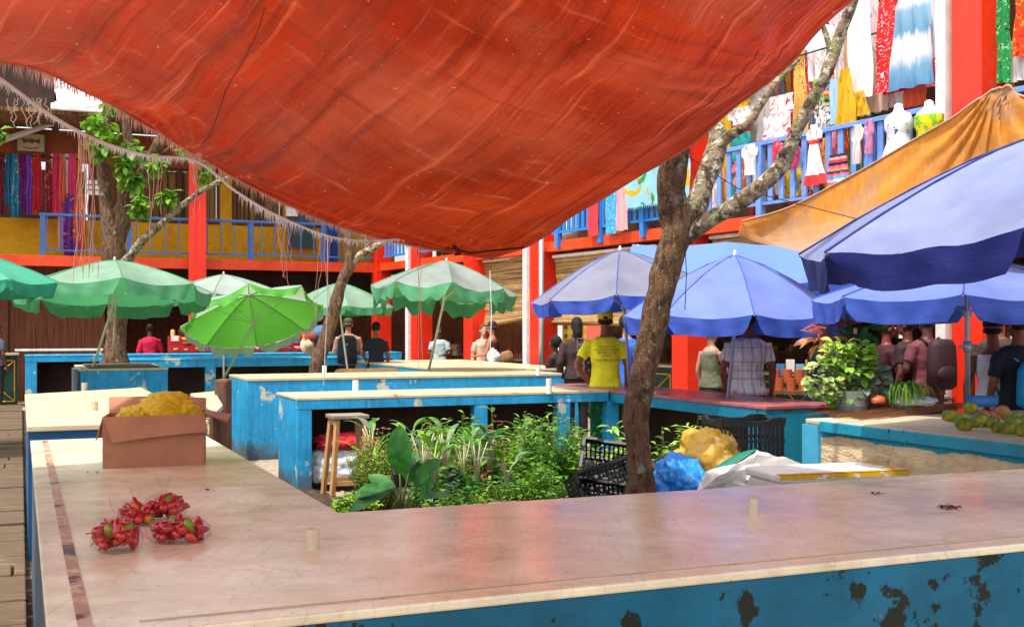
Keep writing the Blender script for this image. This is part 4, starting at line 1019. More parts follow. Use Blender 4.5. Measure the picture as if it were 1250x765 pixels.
def tray(px,py,Y,label,rot):
    t=thing('seed_tray',label,'tray',at(px,py,Y),'black seedling trays in the bed'); t.rotation_euler=(0,0,rot); l=WL[t.name]; WL[t.name]=Vector((0,0,0))
    mb=MB(); 
    for s in (-1,1): mb.box((0,s*.16,.05),(.5,.012,.1)); mb.box((s*.25,0,.05),(.012,.308,.1)); mb.box((0,s*.166,.095),(.52,.02,.012))
    for i in range(12): mb.box((-.24+i*.044,-.172,.05),(.01,.01,.09))
    mb.build('rim',m_blackp,t); mb=MB(); mb.box((0,0,.035),(.484,.30,.05)); mb.build('soil_fill',m_soil,t); WL[t.name]=l
tray(552,650,8.0,'black seedling tray left, in front of the pale-stalked plants',R_(-18)); tray(592,640,8.3,'black seedling tray right, beside the grow bag',R_(-12)); tray(640,600,8.9,'black seedling tray under the tall herb',R_(5)); tray(520,590,8.9,'black seedling tray behind the dark oval leaves',R_(10))
mb=MB(); c=at(618,640,8.0); mb.lathe(c,[(.0,0),(.09,0),(.11,.08),(.12,.15),(.10,.15),(.0,.13)],16); tag(mb.build('grow_bag',cm('#9a8470',.8),smooth=True),'small brown grow bag holding a seedling','pot')

# ------------------------------------------------------------ sacks and plastic
def crumple(name,label,cat,c,r,mat,seed,amp=.25,freq=2.2,rot=0,sharp=1.0,n=5,sub=None,flat=.35):
    import bmesh
    bm=bmesh.new(); bmesh.ops.create_icosphere(bm,subdivisions=n,radius=1)
    me=bpy.data.meshes.new(name); Rm=Matrix.Rotation(rot,3,'Z')
    for v in bm.verts:
        d=v.co.copy(); s=Vector((seed,seed*.7,seed*.3))
        warp=Vector((noise.noise(d*1.3+s),noise.noise(d*1.3+s+Vector((9,0,0))),noise.noise(d*1.3+s+Vector((0,9,0)))))*.5
        dd=(d+warp*.6)*freq+s
        v1=noise.voronoi(dd,distance_metric='DISTANCE',exponent=2.5)[0]; v2=noise.voronoi(dd*2.3,distance_metric='DISTANCE',exponent=2.5)[0]
        k=1+amp*(.9*noise.noise(d*1.2+s)+.75*(v1[1]-v1[0]-.3)+.28*(v2[1]-v2[0]-.3)+.12*noise.noise(d*9+s))
        q=Vector((d.x*r[0],d.y*r[1],max(d.z,-flat)*r[2]))*k
        v.co=Rm@q
    bm.to_mesh(me); bm.free()
    for p in me.polygons: p.use_smooth=True
    me.materials.append(mat); o=bpy.data.objects.new(name,me); C.objects.link(o); o.location=c; WL[o.name]=Vector(c)
    return tag(o,label,cat)
m_wsack=M('white_woven_sack',lin('#f2eeea'),.6,layers=[dict(c='#a89c94',s=3,lo=.55,hi=.75,a=.5)],transl=.2,bump=[(.7,7,.03),(.3,90,.002)])
m_gold=M('golden_plastic_sack',lin('#eec040'),.35,layers=[dict(c='#7a5414',s=3,lo=.45,hi=.65,a=.6),dict(c='#e8cfa0',s=4,lo=.58,hi=.66,off=4,a=.8)],transl=.35,bump=[(.8,8,.03)],spec=.6)
m_bluepl=M('blue_plastic_sheet',lin('#2a9af4'),.25,layers=[dict(c='#bfe0f4',s=6,lo=.6,hi=.68,a=.7)],transl=.25,bump=[(1,10,.03)],spec=.6)
m_clearpl=M('milky_plastic_bag',lin('#d9dde2'),.25,transl=.3,bump=[(1,12,.03)],spec=.6)
m_yelpl=M('yellow_plastic_bag',lin('#ffd414'),.3,layers=[dict(c='#c89408',s=5,lo=.5,hi=.7,a=.6)],transl=.35,bump=[(.8,22,.02)],spec=.6)
crumple('plastic_sheet','crumpled bright blue plastic at the foot of the tree trunk','plastic sheet',at(826,592,7.6),(.20,.22,.20),m_bluepl,3.1,.38,1.8)
crumple('plastic_sack','golden yellow crumpled sack behind the blue plastic','sack',at(862,560,7.9),(.25,.24,.22),m_gold,8.4,.38,1.2)
crumple('woven_sack','white woven sack slumped in the middle of the bags','sack',at(925,602,7.3),(.38,.3,.19),m_wsack,5.2,.3,1.4,.3)
crumple('woven_sack','smaller white sack between the slumped sack and the foam box','sack',at(985,598,7.0),(.26,.28,.11),m_wsack,6.2,.35,1.6)
mb=MB(); mb.leaf(at(866,578,7.4),Vector((1,0,.6)),Vector((0,-1,.6)),.36,.05,.3,6,.1); tag(mb.build('green_cloth_strip',cm('#1f7a64',.7),smooth=True),'dark green cloth strip along the white sack','cloth')
# peaked flap of the sack
def flap(u,v):
    x=lerp_(858,1000,u); yb=598; top=lerp_(594,551,min(1,u/.46)) if u<.46 else lerp_(548,572,(u-.46)/.54)
    p=at(x,lerp_(yb,top,v),7.15-.1*v+.08*math.sin(u*9+v*3)); p.y+=.05*noise.noise(Vector((u*6,v*5,0))); p.z+=.02*noise.noise(Vector((u*9,v*7,5))); return p
mb=MB(); mb.grid(flap,50,20); tag(mb.build('sack_flap',m_wsack,smooth=True),'white sack flap drawn up to a peak in front of the crate','sack')
# styrofoam box with yellow tape
t=thing('foam_box','white foam box edged with yellow tape right of the white sacks','box',at(1020,600,6.9))
zt=.80
pA=at(952,585,6.3);pB=at(1100,574,6.9)
FBf=lambda a,b,z:Vector((pA.x+a*.965-b*.26,6.25+a*.30+b*.92,z))
mb=MB(); mb.fbox(FBf,0,.78,0,.42,zt-.34,zt-.05); mb.build('box_body',m_whitep,t,bevel=.02)
mb=MB(); mb.fbox(FBf,-.015,.795,-.015,.435,zt-.049,zt); mb.build('lid',cm('#ece8e2',.6),t,bevel=.015)
mb=MB(); mb.fbox(FBf,-.018,.798,-.019,-.0155,zt-.028,zt-.002); mb.fbox(FBf,-.018,.798,-.0185,.03,zt+.001,zt+.003); mb.fbox(FBf,.74,.798,.046,.43,zt+.001,zt+.003); mb.fbox(FBf,.7955,.7985,0,.43,zt-.05,zt-.004); mb.build('yellow_tape',M('yellow_tape',lin('#e8b018'),.35,layers=[dict(c='#ece8e2',s=12,lo=.58,hi=.62,a=.9)]),t)
mb=MB(); mb.fbox(FBf,.02,.76,.02,.40,0,zt-.341); tag(mb.build('support_block',m_plank),'plank block under the foam box','block')

# stool
def stool(px,Y,label):
    c=Vector(((px-CX)*Y/F,Y,0)); t=thing('wooden_stool',label,'stool',c); hh=.80
    Gc=lambda x,y,z:c+G(x,y,0)+Vector((0,0,z))
    mb=MB(); mb.fbox(Gc,-.17,.17,-.15,.15,hh-.035,hh); mb.build('seat',M('grey_worn_wood',lin('#8a7a66'),.7) ,t,bevel=.006)
    for sx in(-1,1):
        for sy in (-1,1):
            mb=MB(); mb.tube([Gc(sx*.125,sy*.11,hh-.036),Gc(sx*.19,sy*.17,0)],[.028,.028],4); mb.build('leg',m_wood,t)
    for sy in (-1,1):
        mb=MB(); mb.fbox(Gc,-.165,.165,sy*.15-.012,sy*.15+.012,.16,.20); mb.build('rung',m_wood,t)
    for sx in (-1,1):
        mb=MB(); mb.fbox(Gc,sx*.135-.012,sx*.135+.012,-.12,.12,hh-.09,hh-.04); mb.build('apron',m_wood,t)
stool(424,10.65,'wooden stool under the long blue counter, flower bush beside it')
crumple('plastic_bag','milky plastic bag bulging under the counter behind the stool','bag',at(412,576,11.4),(.36,.22,.26),m_clearpl,12,.4)
crumple('cloth_bundle','red and blue cloth bundle above the milky bag under the counter','cloth bundle',at(420,542,11.4),(.34,.2,.12),cm('#b81c28',.8),14,.4)
mb=MB(); mb.tube([at(397,535,11.5),at(470,552,11.4)],.02,6); tag(mb.build('wooden_stick',m_wood),'brown stick lying across the bundle under the counter','stick')

# cardboard box
t=thing('cardboard_box','open brown cardboard box standing on the foreground counter','box',onz(185,570,h5))
pb=onz(125,572,.93); W_=(243-125)*pb.y/F/.93; 
cb=lambda a,b,z: pb+Vector((.9193*a-.3935*b*.55,.3935*a*.95+.9193*b,0))*1.0+Vector((0,0,z))
bw,bd_,bh=.475,.30,.245
mb=MB(); mb.fbox(cb,0,bw,0,.006,0,bh); mb.fbox(cb,0,bw,bd_,bd_+.006,0,bh); mb.fbox(cb,0,.006,.0065,bd_-.001,0,bh); mb.fbox(cb,bw-.006,bw,.0065,bd_-.001,0,bh); mb.fbox(cb,.007,bw-.007,.007,bd_-.002,0,.008); mb.build('box_body',m_card,t,bevel=.002)
def flapq(a,name='flap',mat=None):
    mb=MB(); mb.grid(lambda u,v:(a[0].lerp(a[1],u)).lerp(a[3].lerp(a[2],u),v)+Vector((0,0,.006*math.sin(u*3)*v)),8,6); o=mb.build(name,mat or m_card,t); md=o.modifiers.new('Solid','SOLIDIFY'); md.thickness=.005
flapq([cb(0,-.004,bh),cb(bw,-.004,bh),cb(bw+.02,-.045,bh-.085),cb(.05,-.05,bh-.12)])
flapq([cb(.0,bd_,bh),cb(bw,bd_,bh),cb(bw,bd_+.08,bh+.06),cb(-.01,bd_+.09,bh+.075)])
flapq([cb(bw,0.02,bh),cb(bw,bd_,bh),cb(bw+.13,bd_+.02,bh-.03),cb(bw+.11,.10,bh-.05)])
flapq([cb(-.002,.02,bh),cb(-.002,bd_-.02,bh),cb(-.03,bd_-.01,bh-.10),cb(-.035,.03,bh-.11)])
crumple('plastic_bag','bright yellow plastic bag stuffed in the cardboard box','bag',cb(.28,.15,bh-.005),(.165,.13,.10),m_yelpl,21,.3,2.5,.3,flat=.9)
crumple('plastic_bag','knotted corner of a yellow bag at the box rim','bag',cb(.13,.10,bh-.01),(.08,.06,.05),m_yelpl,23,.4,2.5,flat=.9)
# bags of red peppers
m_pep=M('red_pepper_skin',lin('#b40c16'),.2,layers=[dict(c='#e04818',s=12,lo=.6,hi=.66,a=.8)],spec=.6,coat=.4); m_pepg=M('green_pepper_skin',lin('#7a8c20'),.3); m_pepo=M('orange_pepper_skin',lin('#e88418'),.25)
m_film=film('clear_bag_film','#7a6460',.02)
for (px,py,r,lab) in ((143,672,.075,'clear bag of red peppers nearest the counter edge, left one of the pile'),(217,660,.08,'clear bag of red peppers lying at the right of the pile'),(165,640,.06,'small clear bag of peppers behind the left one'),(200,635,.075,'clear bag with an upright twisted neck at the back of the pile')):
    c=onz(px,py,.93); R2=r
    t=thing('pepper_bag',lab,'bag',c)
    mb=MB(); rs=[]
    fx=1.25 if px==217 else 1.0
    prof=[(0,0.001),(.7,.003),(1,.25),(1.02,.6),(.85,1.0),(.5,1.28),(.14,1.45),(.09,1.55),(.28,1.9),(.36,2.25)] if py!=660 else [(0,.001),(.8,.003),(1.05,.25),(1.0,.6),(.8,.85),(.4,1.0),(.12,1.1),(.3,1.2)]
    vs=[];n=22
    for q,z in prof:
        for k in range(n):
            a=6.283*k/n; nn=1+.10*noise.noise(Vector((math.cos(a)*2,math.sin(a)*2,z*2+px)))+.05*math.sin(a*7)*(.3+ (z>1.2)*1.5)
            vs.append(c+Vector((math.cos(a)*q*R2*nn*fx,math.sin(a)*q*R2*nn*(1 if z<1.4 else .5),z*R2*.95)))
    fs=[(i*n+k,i*n+(k+1)%n,(i+1)*n+(k+1)%n,(i+1)*n+k) for i in range(len(prof)-1) for k in range(n)]
    mb.add(vs,fs); mb.build('bag_film',m_film,t,smooth=True)
    rr=random.Random(px)
    for j in range(36):
        a=rr.uniform(0,6.28); z=rr.uniform(.28,1.0)*R2*(1 if py!=660 else .75); q=math.sqrt(rr.random())*.74*R2
        b=MB(); s=rr.uniform(.9,1.25)
        pp=c+Vector((math.cos(a)*q*fx,math.sin(a)*q,z)); rot=Euler((rr.uniform(0,3),rr.uniform(0,3),0)).to_matrix()
        b.lathe(pp,[(0,-.034*s),(.006*s,-.028*s),(.011*s,-.012*s),(.0145*s,.004*s),(.013*s,.016*s),(.007*s,.021*s),(.002*s,.022*s),(.002*s,.036*s)],10,rot)
        b.build('pepper',rr.choice([m_pep]*14+[m_pepg,m_pepo]),t,smooth=True)
# debris
def debris(px,py,label,n=14,s=.02,mat=None,z=.93):
    mb=MB(); c=onz(px,py,z)
    for i in range(n):
        a=rnd(0,6.28); mb.leaf(c+Vector((rnd(-s,s),rnd(-s,s),.003+rnd(0,.004))),Vector((math.cos(a),math.sin(a),rnd(0,.5))),Vector((0,0,1)),s*rnd(.6,1.3),s*.45,.6,2)
    tag(mb.build('dried_leaf',mat or cm('#3a1c12',.8)),label,'dried leaf')
debris(1070,603,'dark curled dead flower on the right part of the front counter')
debris(1160,620,'flat reddish brown crumbs at the right end of the front counter',30,.03,cm('#6a3020',.8))
debris(252,598,'dry brown twiggy leaf between the box and the pipe stub',8,.02,cm('#8a4a30',.8))
debris(113,577,'dark twig lying beside the cardboard box',5,.02)
debris(243,600,'tiny dry leaf beside the twiggy one',4,.012)
debris(268,621,'thin dry stalk in the middle of the left arm',3,.012)
debris(1025,566,'small dark scrap by the foam box edge',5,.012)
debris(740,655,'tiny dark crumb in the middle of the front counter',3,.008)
# scraps on the far counters
for px,py,z,l in ((372,458,.99,'dead leaves below the slanting tree on the middle counter'),(480,482,.93,'brown scraps on the long counter left of centre'),(630,480,.93,'brown scraps on the long counter by the stub')):
    debris(px,py,l,10,.035,cm('#5a3a24',.8),z)

# ------------------------------------------------------------ right counter: brooms, mangoes, pots
for i,(x0,y0,x1,y1) in enumerate(((1002,508,1140,495),(1010,504,1160,491),(1030,512,1175,499),(1060,500,1150,488))):
    A=onz(x0,y0,.93);B=onz(x1,y1,.93); mb=MB(); rr=random.Random(i)
    for k in range(90):
        f0=rr.uniform(0,.25); f1=rr.uniform(.7,1.05); s0=rr.uniform(-.16,.16); zz=.008+rr.uniform(0,.045)
        d=(B-A); sd_=Vector((-d.y,d.x,0)).normalized()
        mb.tube([A+d*f0+sd_*s0+Vector((0,0,zz*.4)),A+d*(f0+f1)/2+sd_*s0*.6+Vector((0,0,zz)),A+d*f1+sd_*s0*.25+Vector((0,0,zz))],.0022,3)
    o=mb.build('broom_bundle',cm('#7a4030',.8) if i%2 else cm('#9a6a4a',.8)); tag(o,['reddish brown stick bundle lying lowest on the concrete counter','pale brown stick bundle behind the lowest one','stick bundle nearest the mangoes','short stick bundle in front of the orange column'][i],'broom sticks','bundles of palm sticks on the concrete counter')
m_mango=M('mango_skin',lin('#66762a'),.6,layers=[dict(c='#c8b038',s=9,lo=.5,hi=.65,a=.7),dict(c='#4c6a1c',s=8,lo=.5,hi=.62,off=3,a=.8)],spec=.25)
m_mangor=M('reddish_mango_skin',lin('#a8502c'),.4,layers=[dict(c='#8a8c30',s=8,lo=.5,hi=.65,a=.8)],spec=.5)
mgs=[(1158,516,7.3),(1173,511,7.35),(1177,519,7.2),(1190,515,7.5),(1202,508,7.6),(1197,521,7.1),(1213,508,7.6),(1204,514,7.4),(1217,521,7.05),(1231,523,7.0),(1224,511,7.4),(1240,510,7.4),(1247,526,6.8),(1237,517,7.2),(1211,516,7.3),(1185,507,7.6),(1250,515,7.1),(1262,524,6.9),(1228,506,7.7),(1166,509,7.5)]
for i,(px,py,Y) in enumerate(mgs):
    p=onz(px,py+6,.93) if py+6-HY>1 else at(px,py,Y); mb=MB(); s=rnd(.9,1.1)
    p=at(px,py,min(p.y,8.6)); p.z=.93+.036*s+(.0 if i%5 else .05)
    e=Euler((rnd(-.3,.3),rnd(-.3,.3),rnd(0,3))).to_matrix(); mb.lathe(p,[(0,-.062*s),(.022*s,-.055*s),(.037*s,-.03*s),(.043*s,0),(.04*s,.022*s),(.028*s,.045*s),(.008*s,.057*s),(0,.058*s)],14,e@Matrix.Rotation(1.57,3,'Y'))
    o=mb.build('mango',m_mangor if i in(6,10,4) else m_mango,smooth=True,origin=p); tag(o,'green mango in the loose pile on the concrete counter' if i not in (6,10,4) else 'reddish mango in the loose pile on the concrete counter','mango','mangoes piled on the concrete counter')
# potted plants
def pot(c,r,hh,mat,par,name='pot'):
    mb=MB(); mb.lathe(c,[(0,.002),(r*.85,.002),(r*.9,hh*.3),(r*.94,hh*.31),(r*.93,hh*.6),(r*.97,hh*.62),(r,hh),(r*.92,hh),(r*.9,hh*.85),(0,hh*.85)],20); mb.build(name,mat,par,smooth=False)
def potted(label,px,Y,z0,specs,potr,poth,potm,stemh=.0,cat='potted plant'):
    c=Vector(((px-CX)*Y/F,Y,z0)); t=thing('potted_plant',label,cat,c); pot(c,potr,poth,potm,t)
    st=MB(); k=0
    for (mat,n,cx,cy,rx,ry,L,W) in specs:
        lf=MB(); cc=at(cx,cy,Y); sx,sz=rx*Y/F,ry*Y/F
        for i in range(n):
            o=Vector((rnd(-1,1),rnd(-1,1),rnd(-1,1)))
            if o.length>1: o.normalize()
            p=cc+Vector((o.x*sx,o.y*sx*.8,o.z*sz)); d=Vector((o.x+rnd(-.6,.6),o.y+rnd(-.6,.6),rnd(-.5,.5)+o.z*.3)).normalized(); s=rnd(.7,1.2)
            lf.leaf(p,d,Vector((rnd(-.4,.4),-.5+rnd(-.4,.4),.9)),L*s,W*s,.5,4)
            if i%4==0: st.tube([c+Vector((0,0,poth*.8)),(c+Vector((0,0,poth))).lerp(p,.6)+Vector((0,0,.03)),p],.003,4)
        lf.build('leaves',mat,t,smooth=True)
    st.build('stems',m_stemg,t); return t
m_tin=M('ribbed_tin_pot',lin('#8c9296'),.35,metal=.5)
potted('bushy variegated plant in a ribbed tin, largest of the potted plants',1040,9.0,.94,[(l_cream,130,1005,462,19,24,.075,.055),(l_fresh,140,1040,440,24,26,.08,.05),(l_grey,110,1062,465,18,20,.085,.06),(l_pale,60,1025,430,14,16,.09,.04),(l_mid,70,1030,485,22,8,.06,.05)],.13,.17,m_tin)
potted('red and yellow croton rising behind the variegated plant',1022,9.6,.94,[(l_red,34,1018,408,25,14,.17,.06),(cm('#b88418',.5,.3),7,1003,415,14,7,.19,.045),(l_dark,34,1048,408,18,16,.14,.05)],.10,.16,cm('#6a3020',.7))
t=potted('drooping green chives-like plant in a pot right of the variegated one',1103,9.0,.94,[(l_fresh,46,1100,475,18,16,.06,.02)],.10,.15,cm('#9a9c88',.5))
lf=MB(); c=Vector(((1103-CX)*9.0/F,9.0,1.08))
for i in range(90):
    a=rnd(0,6.28); lf.leaf(c+Vector((rnd(-.06,.06),rnd(-.06,.06),0)),Vector((math.cos(a)*.45,math.sin(a)*.45,1)),Vector((-math.cos(a),-math.sin(a),.3)),rnd(.25,.42),.018,2.2,8,.05)
lf.build('arching_leaves',l_fresh,t,smooth=True)
crumple('onion','orange-brown squash beside the potted plants','squash',at(1072,489,8.9),(.06,.055,.045),cm('#b8582c',.4),31,.1)
crumple('plastic_wrap','clear crumpled plastic wrap on the broom sticks','plastic wrap',at(1117,491,8.9),(.16,.12,.05),m_clearpl,33,.4)
mb=MB(); p=at(1182,490,9.1); mb.tube([p,p+Vector((.25,.1,0))],.045,12); tag(mb.build('blue_roll',cm('#3a86c8',.5),smooth=True),'blue plastic roll behind the mangoes','roll')
# ------------------------------------------------------------ garments
def pat(name,base,spots=(),stripes=None,bands=None,tr=.3,rough=.8):
    m=bpy.data.materials.new(name); m.use_nodes=True; nt=m.node_tree; b=nt.nodes['Principled BSDF']; out=nt.nodes['Material Output']
    tc=nt.nodes.new('ShaderNodeTexCoord'); co=tc.outputs['UV']; col=lin(base)
    sp=nt.nodes.new('ShaderNodeSeparateXYZ'); nt.links.new(co,sp.inputs[0])
    if stripes:
        r=nt.nodes.new('ShaderNodeValToRGB'); r.color_ramp.interpolation='CONSTANT'; els=r.color_ramp.elements
        for i,c in enumerate(stripes):
            e=els[i] if i<2 else els.new(i/len(stripes)); e.position=i/len(stripes); e.color=lin(c)
        nt.links.new(sp.outputs[1],r.inputs[0]); col=r.outputs[0]
    if bands:
        n=tex(nt,co,4,4,(3,.6,1)); s=mth(nt,'ADD',sp.outputs[1],mth(nt,'MULTIPLY',mth(nt,'SUBTRACT',n,.5),.25))
        r=nt.nodes.new('ShaderNodeValToRGB'); els=r.color_ramp.elements
        for i,(p_,c) in enumerate(bands):
            e=els[i] if i<2 else els.new(p_); e.position=p_; e.color=lin(c)
        nt.links.new(s,r.inputs[0]); col=r.outputs[0]
    for i,(c,s,th) in enumerate(spots):
        n=tex(nt,tc.outputs['Object'],s,2,off=i*3.7,dist=1.5); col=mixc(nt,ramp(nt,n,th,th+.03),col,lin(c))
    if isinstance(col,tuple): b.inputs['Base Color'].default_value=col
    else: nt.links.new(col,b.inputs['Base Color'])
    b.inputs['Roughness'].default_value=rough
    n=tex(nt,tc.outputs['Object'],14,4,(2,2,.5)); bp=nt.nodes.new('ShaderNodeBump'); bp.inputs['Strength'].default_value=.5; bp.inputs['Distance'].default_value=.02
    nt.links.new(n,bp.inputs['Height']); nt.links.new(bp.outputs[0],b.inputs['Normal'])
    if tr:
        t=nt.nodes.new('ShaderNodeBsdfTranslucent'); mx=nt.nodes.new('ShaderNodeMixShader'); mx.inputs[0].default_value=tr
        if isinstance(col,tuple): t.inputs[0].default_value=col
        else: nt.links.new(col,t.inputs[0])
        nt.links.new(b.outputs[0],mx.inputs[1]); nt.links.new(t.outputs[0],mx.inputs[2]); nt.links.new(mx.outputs[0],out.inputs[0])
    return m
shapes={
 'cloth':lambda v:1.0,
 'dress':lambda v: (.42+.1*(1-v) if v>.86 else (.50+.5*(.86-v)**.8)),
 'gown':lambda v:(.6 if v>.93 else .78+.3*(.93-v)),
 'skirt':lambda v:.6+.4*(1-v),
 'scarf':lambda v:.55+.25*math.sin(v*3)+.2*(1-v),
 'doll':lambda v:(.28 if v>.93 else (.62 if v>.72 else (.34 if v>.58 else .42+.9*(.58-v)))),
 'shirt':lambda v:(.6 if v>.9 else (1.0 if v>.62 else .62)),
}
CG={}
def garment(name,label,cat,px0,py0,px1,py1,tt_,shape,mat,fr='R',seed=None,group='clothes hung for sale along the right balcony',fold=.03,nf=3,fringe=False):
    seed=seed if seed is not None else px0*.37+py0*.11; sh=shapes[shape]
    if fr=='R':
        s0,s1=Rs(px0,tt_),Rs(px1,tt_); Y=RF((s0+s1)/2,tt_).y; pos=lambda a,d,z:RF(s0+(s1-s0)*a,tt_+d,z); sgn=1
    else:
        s0,s1=Ga(px0,tt_),Ga(px1,tt_); Y=G((s0+s1)/2,tt_).y; pos=lambda a,d,z:G(s0+(s1-s0)*a,tt_+d,z)
    z1=H+(HY-py0)*Y/F; z0=H+(HY-py1)*Y/F
    def fn(u,v):
        w=sh(v)*(1+.06*noise.noise(Vector((seed,v*4,0)))); a=.5+(u-.5)*w
        d=fold*math.sin((u*nf+.4*noise.noise(Vector((v*2,seed,0))))*6.283+seed)*(1-.6*v)+fold*.7*noise.noise(Vector((u*5,v*3,seed)))
        dz=.03*(noise.noise(Vector((u*3,seed,1))))*(z1-z0)*(1-v)
        return pos(a,d,z0+(z1-z0)*v+dz)
    mb=MB(); mb.grid(fn,max(10,nf*6),16)
    if fringe:
        for i in range(40):
            p=fn(i/39,0); mb.tube([p,p-Vector((0,0,.05))],.004,3)
    o=mb.build(name,mat,smooth=True); tag(o,label,cat,group)
    if shape in('gown','dress','shirt','doll') and fr=='R':
        top=pos(.5,0,z1)
    return o
g=garment
P_flor=pat('white_blue_floral_cloth','#f0f0f4',[('#3a5ca8',9,.62)]); P_tie=pat('blue_tie_dye','#fff',bands=[(0,'#5f98c4'),(.2,'#7fb2d4'),(.34,'#f2f0f4'),(.5,'#f2f0f4'),(.58,'#6fa6c8'),(.8,'#8fbcd8'),(.88,'#f4f4f6')])
P_redw=pat('red_dress_white_print','#d81f20',[('#f4ecec',22,.6)]); P_white=pat('white_cotton','#f2efee'); P_mag=pat('white_cloth_magenta_flowers','#f0e8e6',[('#d0105c',6,.58),('#7a8c50',8,.68)])
P_yel=pat('mustard_yellow_dress','#e0b014',[('#b07c08',5,.58)]); P_aqua=pat('turquoise_towel','#9fdcec',[('#e8b820',2.2,.57),('#3f9a3c',2.6,.62)]); P_pink=pat('pink_cloth','#ee8fa4'); P_coral=pat('coral_red_cloth','#e8404c')
P_bluet=pat('bright_blue_towel','#3fb0ec',[('#8fd8f4',12,.55)]); P_teal=pat('teal_cloth','#2a9c98'); P_grn=pat('green_print_dress','#1f9c50',[('#9fe0a0',14,.56),('#0c5c30',9,.62)]); P_orr=pat('orange_red_print','#e84818',[('#f8b820',10,.55),('#c81030',8,.6)])
P_stripe=pat('rasta_stripes','#fff',stripes=['#e8c020','#202020','#3aa048','#e83040','#e8c020','#d04090','#60b0e0','#202020','#e05090','#e8a020','#602060','#e83058'])
P_multi=pat('rainbow_stripes','#fff',stripes=['#b8c830','#f070a0','#f0e8e8','#60c0e0','#f07090','#503060','#e8a040','#e070a0','#202038','#e04050','#e8b0a0','#403050'])
P_dollr=pat('white_dress_red_hem','#fff',stripes=['#e83c3c','#e83c3c','#f4f0f0','#f4f0f0','#f4f0f0','#f4f0f0','#f4f0f0','#f4f0f0','#e84848','#f4f0f0','#f4f0f0','#f4f0f0'])
P_ylw=pat('yellow_black_cloth','#f0c818',[('#202018',5,.58),('#d82030',5,.62)]); P_gryw=pat('pale_grey_cotton','#b4aca4'); P_beige=pat('pale_beige_cloth','#e0c4b0'); P_tan=pat('tan_cloth','#c89a70')
P_gy=pat('green_yellow_print','#8ac828',[('#f4e020',6,.52),('#e8f0e0',5,.62),('#2f9c50',7,.64)]); P_purp=pat('purple_cloth','#7c2c98'); P_dkr=pat('dark_red_cloth','#8c1c24')
# behind trunk left part
g('beach_towel','turquoise fringed towel with big yellow flower hanging over the bright blue railing','towel',764,170,842,248,-.14,'cloth',P_aqua,fold=.02,fringe=True)
g('scarf','pale pink cloth on the bright blue railing, nearest the turquoise towel','scarf',752,215,766,281,-.10,'cloth',pat('pale_pink_cloth','#f0b4b8',[('#e890a0',10,.6)]),fold=.015,nf=2)
g('towel','light blue towel between the coral and pale pink cloths','towel',739,225,752,285,-.10,'cloth',P_bluet,fold=.015,nf=2)
g('scarf','coral red cloth on the bright blue railing','scarf',717,232,730,288,-.10,'cloth',P_coral,fold=.015,nf=2)
g('scarf','dark yellow-green cloth beside the light blue towel','scarf',731,240,739,284,.25,'cloth',P_ylw,fold=.015,nf=2)
t=thing('white_drum','pale round drum behind the bright blue railing','drum',at(686,292,20.0)); 
mb=MB(); c=RF(Rs(688,.45),.45,3.11); mb.lathe(c,[(0,0),(.26,0),(.27,.3),(.24,.32),(.24,.85),(0,.85)],18); mb.build('drum',cm('#d8dccc',.5),t,smooth=True)
